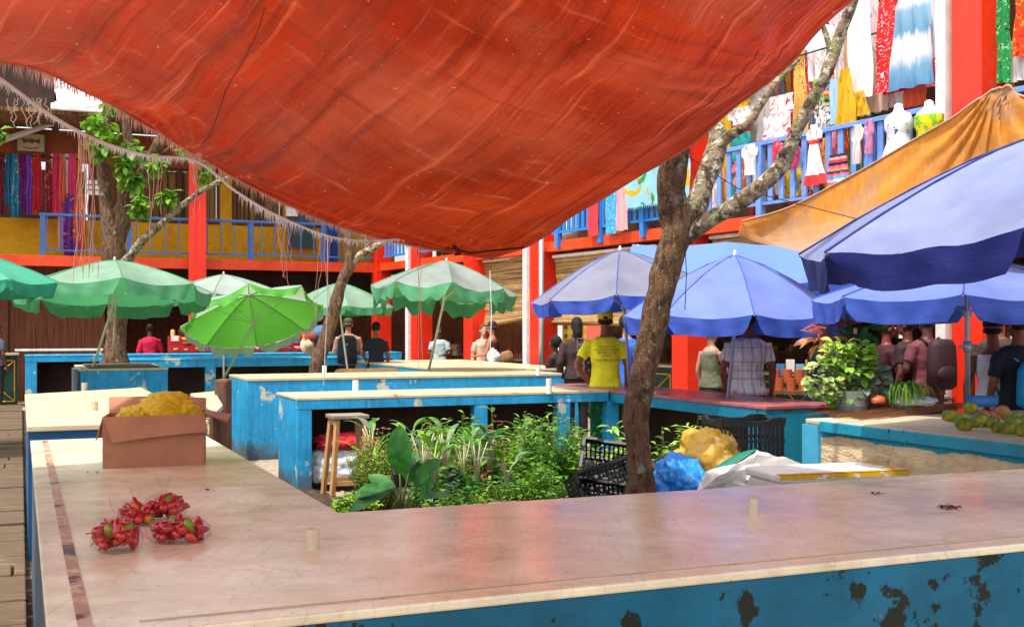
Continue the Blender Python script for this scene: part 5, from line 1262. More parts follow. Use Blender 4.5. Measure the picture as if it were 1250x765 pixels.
for i,(x0,y0,x1,y1,tv,sh,mt,nm,lab,ct) in enumerate([
 (877,118,893,225,.5,'cloth',P_yel,'towel','narrow yellow towel hanging behind the right railing','towel'),
 (888,114,918,134,.45,'shirt',P_yel,'child_shirt','small yellow shirt with short sleeves hung high beside the branch','shirt'),
 (890,131,922,163,.4,'shirt',pat('white_shirt_red_base','#f0ecec',stripes=['#c01c28','#c01c28','#c01c28','#f0ecec','#f0ecec','#f0ecec','#f0ecec','#f0ecec']),'child_shirt','white child shirt with a red lower part','shirt'),
 (890,163,916,196,.35,'cloth',P_teal,'cloth_piece','teal cloth under the white and red shirt','cloth'),
 (891,196,917,228,.30,'shirt',P_pink,'shirt','pink shirt hanging low behind the railing slats','shirt'),
 (914,96,942,172,.5,'gown',P_gryw,'dress','pale grey long dress behind the lichened branch','dress'),
 (939,116,968,141,.2,'cloth',P_mag,'table_cloth','white cloth with magenta flowers, upper of the pair','cloth'),
 (931,140,964,172,.12,'cloth',P_mag,'table_cloth','white cloth with magenta flowers, lower of the pair on the rail','cloth'),
 (976,30,1018,98,.45,'shirt',P_white,'shirt','big plain white shirt beside the thick branch','shirt'),
 (1010,8,1036,64,.6,'gown',pat('pale_blossom_print','#e8dce4',[('#e08cb0',12,.6),('#70b0d0',12,.66)]),'dress','pale blossom printed dress behind the thick branch','dress'),
 (992,96,1004,122,.3,'cloth',P_gy,'scarf','small green and yellow scarf left of the thick branch','scarf'),
 (1004,86,1022,128,.3,'scarf',P_stripe,'scarf','rasta striped scarf hanging by the thick branch','scarf'),
 (994,120,1016,158,.3,'scarf',pat('black_white_print','#e8e4e0',[('#3c4044',12,.52),('#c89070',9,.62)]),'scarf','black and white printed cloth at the rail','scarf'),
 (1012,96,1024,152,.15,'cloth',pat('sky_blue_scarf','#a8d0ec'),'scarf','narrow sky blue scarf over the rail','scarf'),
 (1028,28,1046,92,.35,'scarf',P_tan,'scarf','tan bundled scarf left of the long white dress','scarf'),
 (1018,84,1046,152,.05,'dress',P_yel,'dress','long mustard yellow dress hanging over the rail','dress'),
 (1038,112,1060,142,.12,'skirt',P_yel,'skirt','shorter yellow skirt right of the mustard dress','skirt'),
 (1034,-14,1066,120,.15,'gown',P_white,'dress','very long plain white dress with a rainbow motif at the neck','dress'),
 (1070,-10,1098,112,.12,'gown',P_redw,'dress','red dress with white printed trim','dress'),
 (1062,70,1086,136,.3,'cloth',P_beige,'trousers','pale pink trousers behind the red dress','trousers'),
 (1078,90,1108,113,.2,'skirt',pat('bright_red_cloth','#d8142c'),'skirt','bright red ruffled skirt below the red dress','skirt'),
 (1088,-12,1140,106,.02,'gown',P_tie,'dress','white and blue tie-dyed dress, widest of the row','dress'),
 (1122,-12,1152,72,.15,'dress',P_flor,'dress','white dress with blue sprigs beside the white column strip','dress'),
 (1104,104,1132,130,.2,'cloth',pat('orange_red_cloth','#e85c38'),'cloth_piece','orange-red cloth behind the mannequins','cloth'),
 (1086,108,1104,130,.35,'cloth',P_white,'cloth_piece','pale cloth hanging behind the blue top rail','cloth'),
 (978,152,1008,226,-.14,'doll',P_dollr,'doll_dress','small white dress with red hem hung outside the railing','dress'),
 (1009,156,1024,192,.1,'cloth',P_pink,'shirt','pink cloth behind the railing slats on the right','cloth'),
 (1020,152,1038,192,.1,'scarf',P_orr,'scarf','orange flowered scarf between the railing slats','scarf'),
 (1008,188,1040,228,-.06,'skirt',P_multi,'skirt','rainbow striped skirt bag outside the railing','skirt'),
 (954,206,988,240,.2,'skirt',P_ylw,'bag_cloth','yellow cloth with black and red print low behind the railing','cloth'),
 (944,200,958,238,.15,'scarf',pat('cream_scarf','#e0dcc0'),'scarf','cream scarf low beside the yellow cloth','scarf'),
 (1034,150,1052,214,.25,'scarf',P_gy,'scarf','green-yellow wrap between the railing posts','scarf'),
 (1042,158,1060,200,.5,'cloth',pat('pink_purple_cloth','#d070b0'),'cloth_piece','pink-purple cloth in the shade of the railing','cloth'),
 (893,226,935,245,.3,'skirt',P_coral,'cloth_piece','red cloth heap at the balcony floor behind the branch','cloth'),
 (960,232,1000,248,.3,'skirt',pat('red_white_print','#e03040',[('#f4e8e8',10,.55)]),'cloth_piece','red and white printed cloth at the balcony floor','cloth'),
 (1203,-10,1209,70,.2,'cloth',pat('cobalt_cloth','#2060b0'),'scarf','narrow cobalt cloth at the top right','scarf'),
 (1207,-15,1236,102,.15,'gown',P_grn,'dress','green patterned dress at the top right','dress'),
 (1234,48,1258,98,.2,'cloth',P_white,'cloth_piece','white cloth under the orange dress at the top right corner','cloth'),
 (1237,-15,1262,68,.1,'gown',P_orr,'dress','orange and red dress at the top right corner','dress')]):
    g(nm,lab,ct,x0,y0,x1,y1,tv,sh,mt,fold=.03 if x1-x0>18 else .02,nf=3 if x1-x0>18 else 2)
rr=random.Random(3)
cl=['#e8e0dc','#c83048','#e0a028','#7aa0c8','#d8b4a0','#5a9c60','#e87898','#f0ece8','#3a5c90','#b86838']
for i in range(26):
    x=868+i*11.2; y0=rr.uniform(60,150)-i*3.2; h_=rr.uniform(55,80)
    c_=rr.choice(cl); g('hanging_cloth','one of the mixed garments packed on the back row behind the dresses','garment',x,y0,x+rr.uniform(10,15),y0+h_,1.3+.1*(i%3),rr.choice(['gown','shirt','cloth']),pat('back_row_cloth',c_,[(rr.choice(cl),9,.58)]),nf=2,group='back row of garments behind the right railing')
for i,(x0,y0,x1,y1,c_,lab) in enumerate(((905,176,925,214,'#e8e4e0','white cloth draped outside the slats beside the pink shirt'),(941,172,955,212,'#d8405c','rose cloth draped outside the railing beside the branch'),(1040,152,1054,200,'#e8dcd4','cream garment hung outside the railing right of the rainbow skirt'),(1056,146,1068,188,'#d890b0','mauve garment hung outside the railing by the post'),(962,178,978,206,'#c03a6a','magenta blouse hung low outside the railing'))):
    g('hanging_cloth',lab,'garment',x0,y0,x1,y1,-.10,'shirt',pat('outer_cloth',c_,[('#f0e0e0',9,.6)]),nf=2)
for i in range(34):
    x=866+i*8.4; base_=183-(x-870)*.218; hh_=rr.uniform(34,62); y0=base_-hh_-rr.uniform(0,60); c_=rr.choice(cl+['#e8d040','#f4f0f0','#d83050','#20a0a0','#f09830'])
    g('hanging_cloth','one of the small bright garments crowded above the right railing','garment',x,y0,x+rr.uniform(9,15),y0+hh_,.62+.12*(i%4),rr.choice(['gown','shirt','dress','skirt']),pat('small_garment_cloth',c_,[(rr.choice(cl+['#101820','#f8f4f0']),rr.uniform(8,16),.57)]),nf=2,group='small bright garments above the right railing')
for i in range(16):
    x=866+i*11.5; base_=262-(x-870)*.24; c_=rr.choice(cl+['#e8d040','#d83050','#20a0a0'])
    g('folded_cloth','one of the bright cloths stacked behind the lower slats of the right railing','cloth',x,base_-rr.uniform(40,66),x+rr.uniform(10,16),base_-rr.uniform(0,8),.22+.06*(i%3),'cloth',pat('low_cloth',c_,[(rr.choice(cl),8,.57)]),nf=2,group='cloths stacked behind the right railing slats')
# garment line and hangers
mb=MB(); 
for z,tv in ((5.75,.15),(5.2,.4),(6.3,.15)): mb.tube([RF(Rs(870,tv),tv,z),RF(Rs(1150,tv),tv,z)],.012,5)
mb.tube([RF(Rs(1206,.2),.2,5.0),RF(Rs(1206,.2)+4,.2,5.0)],.015,5)
tag(mb.build('clothes_rail',m_dark),'dark rods that carry the dresses above the right balcony','rod')
rr=random.Random(11)
for i in range(15):
    x=968+i*12.4; y0=rr.uniform(-15,8)-max(0,(1010-x))*0; top=max(y0,(1046-x)*.8 if x<1040 else y0); c_=rr.choice(['#f4f0f0','#e8d8dc','#d8405c','#f0e4e0','#7fb0d8','#f4b0c0','#c8a078','#e8c060'])
    g('hanging_dress','one of the long dresses crowded just behind the front row above the right balcony','dress',x,top,x+rr.uniform(14,20),top+rr.uniform(75,108),.42+.05*(i%3),rr.choice(['gown','dress','gown']),pat('second_row_dress',c_,[(rr.choice(['#f8f4f0','#d83050','#4a78b8','#e8b040']),rr.uniform(9,18),.6)]),nf=3,group='second row of long dresses above the right balcony')
# upstairs posts brown
for px,tv in ((965,.9),(915,1.2),(1058,1.0)):
    s=Rs(px,tv); mb=MB(); mb.fbox(RF,s,s+.08,tv,tv+.08,ZT,6.58); o=mb.build('door_post',M('dark_red_post',lin('#8a2018'),.6) if px==965 else cm('#8a2018',.6)); tag(o,{965:'dark red post behind the magenta flowered cloths',915:'dark red post behind the grey dress',1058:'dark red post behind the long white dress'}[px],'post','dark red posts behind the clothes')
# mannequins
for px,lab,mt in ((1097,'white mannequin in a white dress with blue sprigs outside the railing',P_flor),(1134,'white mannequin in a green and yellow dress next to the white column strip',P_gy)):
    tv=-.30; s=Rs(px,tv); p=RF(s,tv,0); Y=p.y; zt=H+(HY-132)*Y/F if px==1097 else H+(HY-128)*Y/F
    t=thing('mannequin',lab,'mannequin',RF(s,tv,zt-1.0),'mannequins outside the right balcony')
    k=1.0
    ax,ay=Vector((.4838,-.8752,0)),Vector((.8752,.4838,0))
    mb=MB(); mb.rings([(p+Vector((0,0,zt+dz)),rx,ry,ax,ay) for dz,rx,ry in ((-.62,.15,.11),(-.5,.15,.11),(-.38,.12,.09),(-.25,.14,.11),(-.14,.17,.10),(-.08,.15,.08),(-.04,.065,.055),(.0,.045,.045),(.03,.045,.045),(.05,.02,.02))],18); mb.build('body',cm('#ece8e4',.4),t,smooth=True)
    mb=MB()
    def dr(u,v):
        a=u*6.283; z=zt-.12-.95*(1-v); w=.158 if v>.85 else (.13 if v>.7 else .14+.22*(.7-v)/.7); w*=1+.05*math.sin(a*9)*(1-v)
        return p+ax*math.cos(a)*(w+.01)+ay*math.sin(a)*(w*.8+.01)+Vector((0,0,z))
    mb.grid(dr,54,18); mb.build('dress',mt,t,smooth=True)
# left scarf rack
tag((lambda m:(m.tube([G(Ga(-5,26.9),26.9,5.33),G(Ga(104,26.9),26.9,5.28)],.02,6),m.build('scarf_rail',m_dark))[1])(MB()),'rail carrying the scarves at the far left','rod')
scs=[(-3,6,262,'#6a2030'),(5,14,250,'#1c6c88'),(12,22,265,'#1878a0'),(16,26,243,'#d02430'),(24,32,258,'#5c1c6c'),(31,38,262,'#8030a0'),(37,46,262,'#e05020'),(41,50,256,'#c01c28'),(54,62,265,'#8c1c28'),(60,68,250,'#f0ece8'),(66,74,245,'#e8ded8'),(72,79,248,'#e06c50'),(77,86,242,'#f0f0f4'),(82,92,240,'#e83870'),(62,74,262,'#d02c4c'),(90,98,262,'#e07828'),(76,92,312,'#702888'),(88,104,308,'#d84818'),(70,78,305,'#c890b0')]
nms=['dark plum','deep teal','blue','bright red','dark purple','violet','orange-red','crimson','maroon','white','off-white','salmon','pale bluish white','hot pink','raspberry','amber','large purple','large flame-orange','dusty pink']
for i,(x0,x1,y1,c) in enumerate(scs):
    y0=188 if i<16 else 240
    if i in(16,17,18): y0=236
    g('scarf',f'{nms[i]} scarf on the crowded rack at the far left','scarf',x0,y0,x1+2,y1,26.9-.05*(i%3),'scarf',pat('scarf_cloth',c,[(random.choice(['#f0c040','#f0e8e8','#20a080','#402060','#e04070']),9,.60)],tr=.2),fr='G',group='scarves on the far left rack',fold=.04,nf=2)
# sign, paper, chalk board
def panel(name,label,cat,x0,y0,x1,y1,b_,mat,frame=None):
    a0,a1=Ga(x0,b_),Ga(x1,b_); Y=G((a0+a1)/2,b_).y; z1=H+(HY-y0)*Y/F; z0=H+(HY-y1)*Y/F
    t=thing(name,label,cat,G((a0+a1)/2,b_,z0)); mb=MB(); mb.fbox(G,a0,a1,b_-.02,b_,z0,z1); mb.build('board',mat,t)
    if frame:
        mb=MB(); 
        for q in ((a0-.04,a1+.04,z1+.001,z1+.05),(a0-.04,a1+.04,z0-.05,z0-.001),(a0-.04,a0-.001,z0,z1),(a1+.001,a1+.04,z0,z1)): mb.fbox(G,q[0],q[1],b_-.035,b_+.01,q[2],q[3])
        mb.build('frame',frame,t)
    return t,(a0,a1,b_-.025,z0,z1)
def text(s,loc,rot,size,mat,par,name='lettering',sx=1):
    cu=bpy.data.curves.new(name,'FONT'); cu.body=s; cu.size=size; cu.align_x='CENTER'; cu.align_y='CENTER'; cu.extrude=.0005
    ot=bpy.data.objects.new(name,cu); C.objects.link(ot); bpy.context.view_layer.update(); me=bpy.data.meshes.new_from_object(ot); bpy.data.objects.remove(ot); o=bpy.data.objects.new(name,me); C.objects.link(o); me.materials.clear(); me.materials.append(mat); o.rotation_euler=rot; o.parent=par; o.location=Vector(loc)-wloc(par); o.scale=(sx,1,1)
    return o
t,q=panel('shop_sign','small cream sign with dark handwritten lettering above the scarves','sign',21,164,54,185,27.4,cm('#c8b48a',.7),cm('#6a4a2c',.7))
mb=MB(); mb.tube([G(q[0]+.1+.36*i/40,q[2],(q[3]+q[4])/2+.04+.045*math.sin(i*1.05)*(1+.4*math.sin(i*.37))) for i in range(41)],.010,4); mb.build('lettering',cm('#3a2818',.7),t)
mb=MB(); mb.tube([G(q[0]+.1,q[2],q[3]+.09),G((q[0]+q[1])/2,q[2],q[3]+.06),G(q[1]-.1,q[2],q[3]+.10)],.008,4); mb.build('underline',cm('#3a2818',.7),t)
panel('chalk_board','tall blackboard in a red-brown frame on the yellow balcony','blackboard',352,262,383,303,26.6,cm('#3c4846',.7),cm('#8a4020',.6))
panel('paper_notice','white paper notice pinned above the blackboard','notice',349,253,363,264,26.55,cm('#e8e8e8',.7))
t,q=panel('grid_sign','white panel with dark grid lines hanging behind the pink threads','sign',107,220,122,238,26.3,cm('#e8dcd0',.7))
mb=MB()
for i in (1,2): mb.fbox(G,q[0],q[1],q[2]-.004,q[2],q[3]+(q[4]-q[3])*i/3-.01,q[3]+(q[4]-q[3])*i/3+.01)
mb.fbox(G,(q[0]+q[1])/2,(q[0]+q[1])/2+.02,q[2]-.006,q[2]-.0041,q[3],q[4]); mb.build('grid_lines',cm('#6a4a3a',.7),t)
# blue door far left building
mb=MB(); mb.fbox(G,Ga(397,27.3),Ga(412,27.3),27.3,27.5,3.11,4.95); tag(mb.build('blue_shutter',cm('#1c4c9c',.6)),'deep blue shutter at the corner of the yellow balcony','shutter')

# ------------------------------------------------------------ goods
def jar(c,r,hh,mat,lid): 
    mb=MB(); mb.lathe(c,[(0,.001),(r,.001),(r,hh*.8),(r*.6,hh*.88),(r*.6,hh),(0,hh)],8); return mb
cols=['#c83028','#e8e0d0','#d09030','#3868a0','#8a5a34','#e0c060','#7a2838','#b8c0c0','#c86848','#386848','#d8b090','#402820']
def goods(label,cat,pts,kinds,group,seed,sz=(.05,.11)):
    rr=random.Random(seed)
    for p in pts:
        k=rr.choice(kinds); s=rr.uniform(*sz); c=rr.choice(cols); mb=MB(); m_=cm(c,.5)
        if k=='jar': mb=jar(p,s*.6,s*1.8,m_,m_); nm='jar'
        elif k=='box': mb.fbox(lambda a,b,z:p+Vector((a*.9,a*.3+b,z)),-s,s,-s*.6,s*.6,0,s*1.4); nm='small_box'
        elif k=='bowl': mb.lathe(p,[(0,.001),(s*.5,.001),(s*1.2,s*.9),(s*1.1,s*.9),(s*.4,.02),(0,.02)],10); nm='bowl'
        elif k=='hat': mb.lathe(p,[(s*1.8,.0),(s*1.7,.012),(s*.9,.03),(s*.85,s*.9),(s*.4,s*1.2),(0,s*1.25)],12); nm='straw_hat'
        elif k=='bottle': mb.lathe(p,[(0,.001),(s*.5,.001),(s*.5,s*1.5),(s*.2,s*2),(s*.2,s*2.5),(0,s*2.5)],8); nm='bottle'
        o=mb.build(nm,m_,smooth=k in('hat','bowl')); tag(o,label.replace('goods',nm.replace('_',' ')),nm.replace('_',' '),group)
def shelf(label,fr,s0,s1,off,zs,d=.35):
    t=thing('shelf_unit',label,'shelf',fr((s0+s1)/2,off,0))
    for z in zs:
        mb=MB(); mb.fbox(fr,s0,s1,off,off+d,z-.03,z); mb.build('shelf_board',m_timber,t)
    for s in (s0-.05,s1+.001):
        mb=MB(); mb.fbox(fr,s,s+.049,off,off+d,0,max(zs)+.5); mb.build('upright',m_timber,t)
# souvenir table behind the back counters (left)
t=thing('souvenir_table','souvenir table with a red cloth behind the lime umbrella','table',G(4.5,25.0,0))
mb=MB(); mb.fbox(G,2.9,6.2,24.7,25.5,0,1.10); mb.build('table_body',m_dark,t)
def stepf(i): return 24.72+.2*i,1.101+.10*i
for i in range(4):
    b_,z_=stepf(i); mb=MB(); mb.fbox(G,2.9,6.2,b_,b_+.199,1.101,z_+.02); mb.build('red_cloth_step',cm('#a81420',.8),t)
pts=[]
for i in range(4):
    b_,z_=stepf(i)
    for k in range(15): pts.append(G(3.0+k*.215+rnd(-.03,.03),b_+.1,z_+.022))
goods('small goods on the red-clothed souvenir table','souvenir',pts,['jar','bowl','box','jar','bowl'],'souvenirs on the red-clothed table',5,(.04,.09))
for px,py,c,l in ((383,412,'#8a3828','red-brown woven hat shown on the souvenir table'),(378,421,'#d8b890','straw hat with pale brim on the souvenir table'),(391,408,'#486888','blue-grey hat propped beside the slanting tree')):
    p=at(px,py,22.6); mb=MB(); m4=Matrix.Rotation(R_(75),3,'X'); mb.lathe(p,[(.19,0),(.18,.02),(.10,.03),(.09,.10),(.05,.13),(0,.135)],16,m4); tag(mb.build('straw_hat',cm(c,.8),smooth=True),l,'hat')
shelf('dark shelves full of wares behind the two shoppers',G,4.4,7.4,28.6,(1.2,1.55,1.9,2.25))
pts=[G(4.5+k*.2+rnd(-.03,.03),28.8,z) for z in (1.2,1.55,1.9,2.25) for k in range(14)]
goods('dim goods on the shelves behind the two shoppers','ware',pts,['jar','box','bottle'],'wares on the shelves behind the shoppers',6,(.05,.10))
# tables in R hall
def rpts(px0,px1,t0,z,n,jit=.03): 
    s0,s1=Rs(px0,t0),Rs(px1,t0); return [RF(s0+(s1-s0)*(k+.5)/n+rnd(-jit,jit),t0+rnd(-jit,jit),z) for k in range(n)]
goods('goods crowded on the green counter by the bamboo blind','ware',rpts(602,640,1.1,.981,12)+rpts(604,640,1.25,.981,12),['bottle','jar'],'bottles on the green counter between the columns',7,(.04,.08))
goods('small dark goods on the green counter behind the man in yellow','ware',rpts(676,712,1.1,1.001,10)+rpts(690,800,1.3,1.001,14),['jar','box'],'goods on the green counter behind the man in yellow',8,(.04,.08))
goods('goods on the counter left of the orange-red column','ware',rpts(522,566,1.1,.981,14)+rpts(522,566,1.3,1.1,10),['box','jar','bowl'],'goods between the grey-green umbrella columns',11,(.05,.09))
shelf('open wooden shelves of books and jars beside the checked shirt man',RF,Rs(925,3.4),Rs(1010,3.4),3.4,(.9,1.2,1.5,1.8,2.1))
pts=[RF(Rs(928,3.6)+k*.115+rnd(-.02,.02),3.6,z) for z in (.9,1.2,1.5,1.8) for k in range(21)]
goods('goods on the open wooden shelves beside the checked shirt man','ware',pts,['box','box','jar'],'wares on the open wooden shelves',9,(.035,.075))
t=thing('spice_table','low table with terracotta tubs beside the checked shirt man','table',at(965,470,12.6))
pa=at(945,470,12.8);pbb=at(1010,472,12.2)
TF=lambda a,b,z: Vector((pa.x+a,pa.y-.5*a+b,z))
mb=MB(); mb.fbox(TF,0,.9,0,.5,.86,.9); mb.build('table_top',m_timber,t)
for a in (.02,.84):
    for b_ in (.02,.44):
        mb=MB(); mb.fbox(TF,a,a+.05,b_,b_+.05,0,.859); mb.build('leg',m_timber,t)
for k in range(7):
    for j in range(2):
        mb=MB(); p=TF(.07+.12*k,.1+.18*j,.901+(.09 if j else 0)); mb.lathe(p,[(0,0),(.05,0),(.058,.14),(.05,.14),(.045,.1),(0,.1)],10)
        tag(mb.build('terracotta_tub',cm('#b8582c',.7)),'terracotta coloured tub on the low table beside the checked shirt man','tub','terracotta tubs on the low table')
for k in range(8):
    p=TF(.15+.1*k,.40,1.05+.05*(k%2)); mb=MB(); mb.fbox(lambda a,b,z:p+Vector((a,b,z)),-.045,.045,0,.04,0,.14); tag(mb.build('small_packet',cm(['#3c78a8','#e0d8c8','#78a8b8','#c8b088'][k%4],.6)),'blue and cream packet standing behind the terracotta tubs','packet','packets behind the terracotta tubs')

# ------------------------------------------------------------ people
def remesh(o,vox,sm=2,disp=0,dsz=.12):
    r=o.modifiers.new('Remesh','REMESH'); r.mode='VOXEL'; r.voxel_size=vox; r.use_smooth_shade=True
    s=o.modifiers.new('Smooth','SMOOTH'); s.factor=.5; s.iterations=sm
    if disp:
        if 'fold' not in bpy.data.textures:
            tx=bpy.data.textures.new('fold','CLOUDS'); tx.noise_scale=dsz; tx.noise_depth=2
        d=o.modifiers.new('Fold','DISPLACE'); d.texture=bpy.data.textures['fold']; d.strength=disp; d.mid_level=.5
def person(label,px,Y,face,hgt=1.72,shirt='#ccc',pants='#333',skin='#6a432c',hair='#1a120e',arms=('down','down'),shirtmat=None,pantsmat=None,hairstyle='short',extras=(),female=False,sleeve=.55,lean=0,head=None,gnd=0,strap=None,cap=None):
    cx=(px-CX)*Y/F; loc=Vector((cx,Y,gnd)); k=hgt/1.75
    t=thing('person',label,'person',loc)
    cz,sz_=math.cos(face),math.sin(face)
    # local: x right, y forward; face=0 looks toward +Y (away from camera)
    ln=math.tan(lean)
    def T(x,y,z):
        y=y+ (max(0,z-.9))*ln
        x*=k;y*=k;z*=k
        return loc+Vector((x*cz-y*sz_, x*sz_+y*cz, z))
    ax=Vector((cz,sz_,0)); ay=Vector((-sz_,cz,0))
    msk=cm(skin,.5); sw=.175 if female else .195
    def ringset(mb,rows,ex=0):
        mb.rings([(T(0,y,z),(rx+ex)*k,(ry+ex)*k,ax,ay) for z,rx,ry,y in rows],20)
    torso=[(.86,.155,.10,0),(.93,.165,.115,0),(1.02,.145 if not female else .135,.10,0),(1.12,.138 if not female else .118,.095,0),(1.25,.155 if not female else .135,.11,0),(1.36,sw-.03,.105,0),(1.42,sw-.045,.085,0),(1.455,.085,.065,0),(1.48,.055,.055,0)]
    # arm joints
    def armj(side,pose):
        s=side; sh=(s*sw,0,1.39)
        if pose=='down': return sh,(s*(sw+.05),-.02,1.12),(s*(sw+.045),.06,.87)
        if pose=='hip': return sh,(s*(sw+.13),-.08,1.14),(s*(sw-.02),.0,.93)
        if pose=='fwd': return sh,(s*(sw+.05),.06,1.12),(s*(sw-.06),.28,1.10)
        if pose=='reach': return sh,(s*(sw+.06),.14,1.16),(s*(sw),.38,1.02)
        if pose=='strap': return sh,(s*(sw+.06),.02,1.13),(s*(sw-.08),.17,1.27)
        if pose=='bag': return sh,(s*(sw+.06),-.02,1.13),(s*(sw+.02),.12,.93)
    body=MB(); ringset(body,torso,-.006)
    hx,hy,hz=0,.015,1.635
    hy_=hy
    body.tube([T(0,-.005,1.42),T(0,.005,1.56)],[.058*k,.052*k],12)
    Rz=Matrix.Rotation(face if head is None else head,3,'Z'); hc=T(hx,hy,hz); hd=face if head is None else head
    def HT(x,y,z): return hc+Rz@Vector((x*k,y*k,z*k))
    body.ell(HT(0,-.01,.02),(.075*k,.094*k,.098*k),16,10,Rz)
    body.ell(HT(0,.028,-.055),(.055*k,.06*k,.06*k),12,8,Rz)
    body.tube([HT(0,.082,.01),HT(0,.108,-.03)],[.010*k,.016*k],6)
    body.ell(HT(0,.085,-.062),(.024*k,.012*k,.012*k),8,6,Rz)
    for s in (-1,1):
        body.ell(HT(s*.078,-.005,-.012),(.012*k,.02*k,.032*k),8,6,Rz)
        hip=(s*.09,0,.88); knee=(s*.10,.02,.48); ank=(s*.10,-.01,.09)
        body.tube([T(*hip),T(*knee)],[.078*k,.052*k],12); body.tube([T(*knee),T(*ank)],[.052*k,.036*k],12)
        body.tube([T(s*.10,-.05,.045),T(s*.11,.17,.03)],[.042*k,.032*k],10)
    hands=[]
    for s,ps in ((-1,arms[0]),(1,arms[1])):
        sh,el,wr=armj(s,ps)
        body.tube([T(sh[0]*.9,sh[1],sh[2]),T(*el)],[.052*k,.038*k],12); body.tube([T(*el),T(*wr)],[.040*k,.026*k],12)
        A=T(*el);B=T(*wr); d=(B-A).normalized(); side=d.cross(Vector((0,0,1)));
        if side.length<.2: side=ay.copy()
        side.normalize(); nn=side.cross(d)
        if abs(d.z)>.7: side,nn=ay,ax*s
        hands.append((B,d))
        body.tube([B,B+d*.085*k],[.027*k,.034*k],8,sq=(1,.6) )
        for j in range(4):
            q=B+d*.08*k+side*(j-1.5)*.019*k; L=(.07,.08,.075,.058)[j]*k
            body.tube([q,q+d*L*.55,q+d*L*.85+nn*(-.025*k)],[.0095*k,.009*k,.0075*k],6)
        q=B+d*.03*k+side*.028*k; body.tube([q,q+d*.035*k+side*.022*k,q+d*.065*k+side*.025*k],[.012*k,.010*k,.008*k],6)
    o=body.build('body',msk,t,smooth=True); remesh(o,.011,3)
    for s in (-1,1):
        e=MB(); e.ell(HT(s*.03,.076,.008),(.011*k,.009*k,.008*k),8,6); eo=e.build('eye',cm('#e8e4e0',.3),t,smooth=True)
        e=MB(); e.ell(HT(s*.03,.084,.008),(.005*k,.003*k,.005*k),6,4); e.build('pupil',cm('#1a1210',.3),eo,smooth=True)
    # shirt
    sb=MB(); rows=[(.88,.175,.125,0)]+torso[1:8]
    if sleeve<=.1: rows=[(.88,.175,.125,0)]+torso[1:6]+[(1.40,sw-.07,.085,0)]
    ringset(sb,rows,.018)
    if sleeve>.1:
        for s,ps in ((-1,arms[0]),(1,arms[1])):
            sh,el,wr=armj(s,ps); A=Vector(sh);A.x*=.86;B=Vector(el)
            e=A.lerp(B,min(1,sleeve+.12)); sb.tube([T(*A),T(*e)],[.07*k,.062*k],14)
            if sleeve>.9: 
                W=Vector(wr); sb.tube([T(*B),T(*B.lerp(W,.9))],[.056*k,.045*k],12); sb.ell(T(*B),(.058*k,)*3,10,8)
    so_=sb.build('shirt',shirtmat or cm(shirt,.8),t,smooth=True); remesh(so_,.014,2,.022,.1)
    # trousers
    pb_=MB(); ringset(pb_,[(.80,.165,.115,0),(.86,.17,.12,0),(.93,.168,.118,0),(.97,.16,.11,0)],.006)
    for s in (-1,1):
        pb_.tube([T(s*.085,0,.86),T(s*.10,.02,.48)],[.098*k,.075*k],14); 
        pb_.tube([T(s*.10,.02,.50),T(s*.10,-.01,.10)],[.075*k,.062*k],14)
    po=pb_.build('trousers',pantsmat or cm(pants,.8),t,smooth=True); remesh(po,.016,2,.02,.1)
    for s in (-1,1):
        f=MB(); f.tube([T(s*.10,-.07,.05),T(s*.11,.19,.035)],[.05*k,.042*k],10); f.build('shoe',cm('#2a2420',.6),t,smooth=True)
    # hair
    if hairstyle and not cap:
        hb=MB(); hb.ell(HT(0,-.022,.035),(.084*k,.098*k,.10*k),16,10,Rz)
        if hairstyle=='bun': hb.ell(HT(0,-.12,.05),(.045*k,.045*k,.045*k),10,8)
        if hairstyle=='long': hb.tube([HT(0,-.05,.04),HT(0,-.075,-.10),HT(0,-.07,-.22)],[.078*k,.07*k,.045*k],12)
        if hairstyle=='afro': hb.ell(HT(0,-.03,.04),(.115*k,.12*k,.12*k),14,10)
        ho=hb.build('hair',cm(hair,.8),t,smooth=True); remesh(ho,.012,1,.012)
    if cap:
        cb_=MB(); mc=cm(cap,.7)
        if cap!='#14141a' or True:
            n=18; cb_.lathe(HT(0,-.012,.028),[(.088*k,-.005*k),(.089*k,.03*k),(.078*k,.07*k),(.05*k,.092*k),(0,.10*k)],n,Rz)
        cb_.tube([HT(0,.06,.03),HT(0,.13,.025)],[.07*k,.055*k],10,sq=(1,.14)) 
        co_=cb_.build('cap',mc,t,smooth=True)
        m2=MB(); m2.ell(HT(0,-.018,-.012),(.079*k,.09*k,.045*k),14,8,Rz); m2.build('hair',cm(hair,.8),t,smooth=True)
        m3=MB(); m3.ell(HT(0,-.094,.035),(.030*k,.012*k,.017*k),10,6,Rz); m3.build('cap_opening',cm(hair,.8),co_,smooth=True)
    return t,T,ax,ay,k
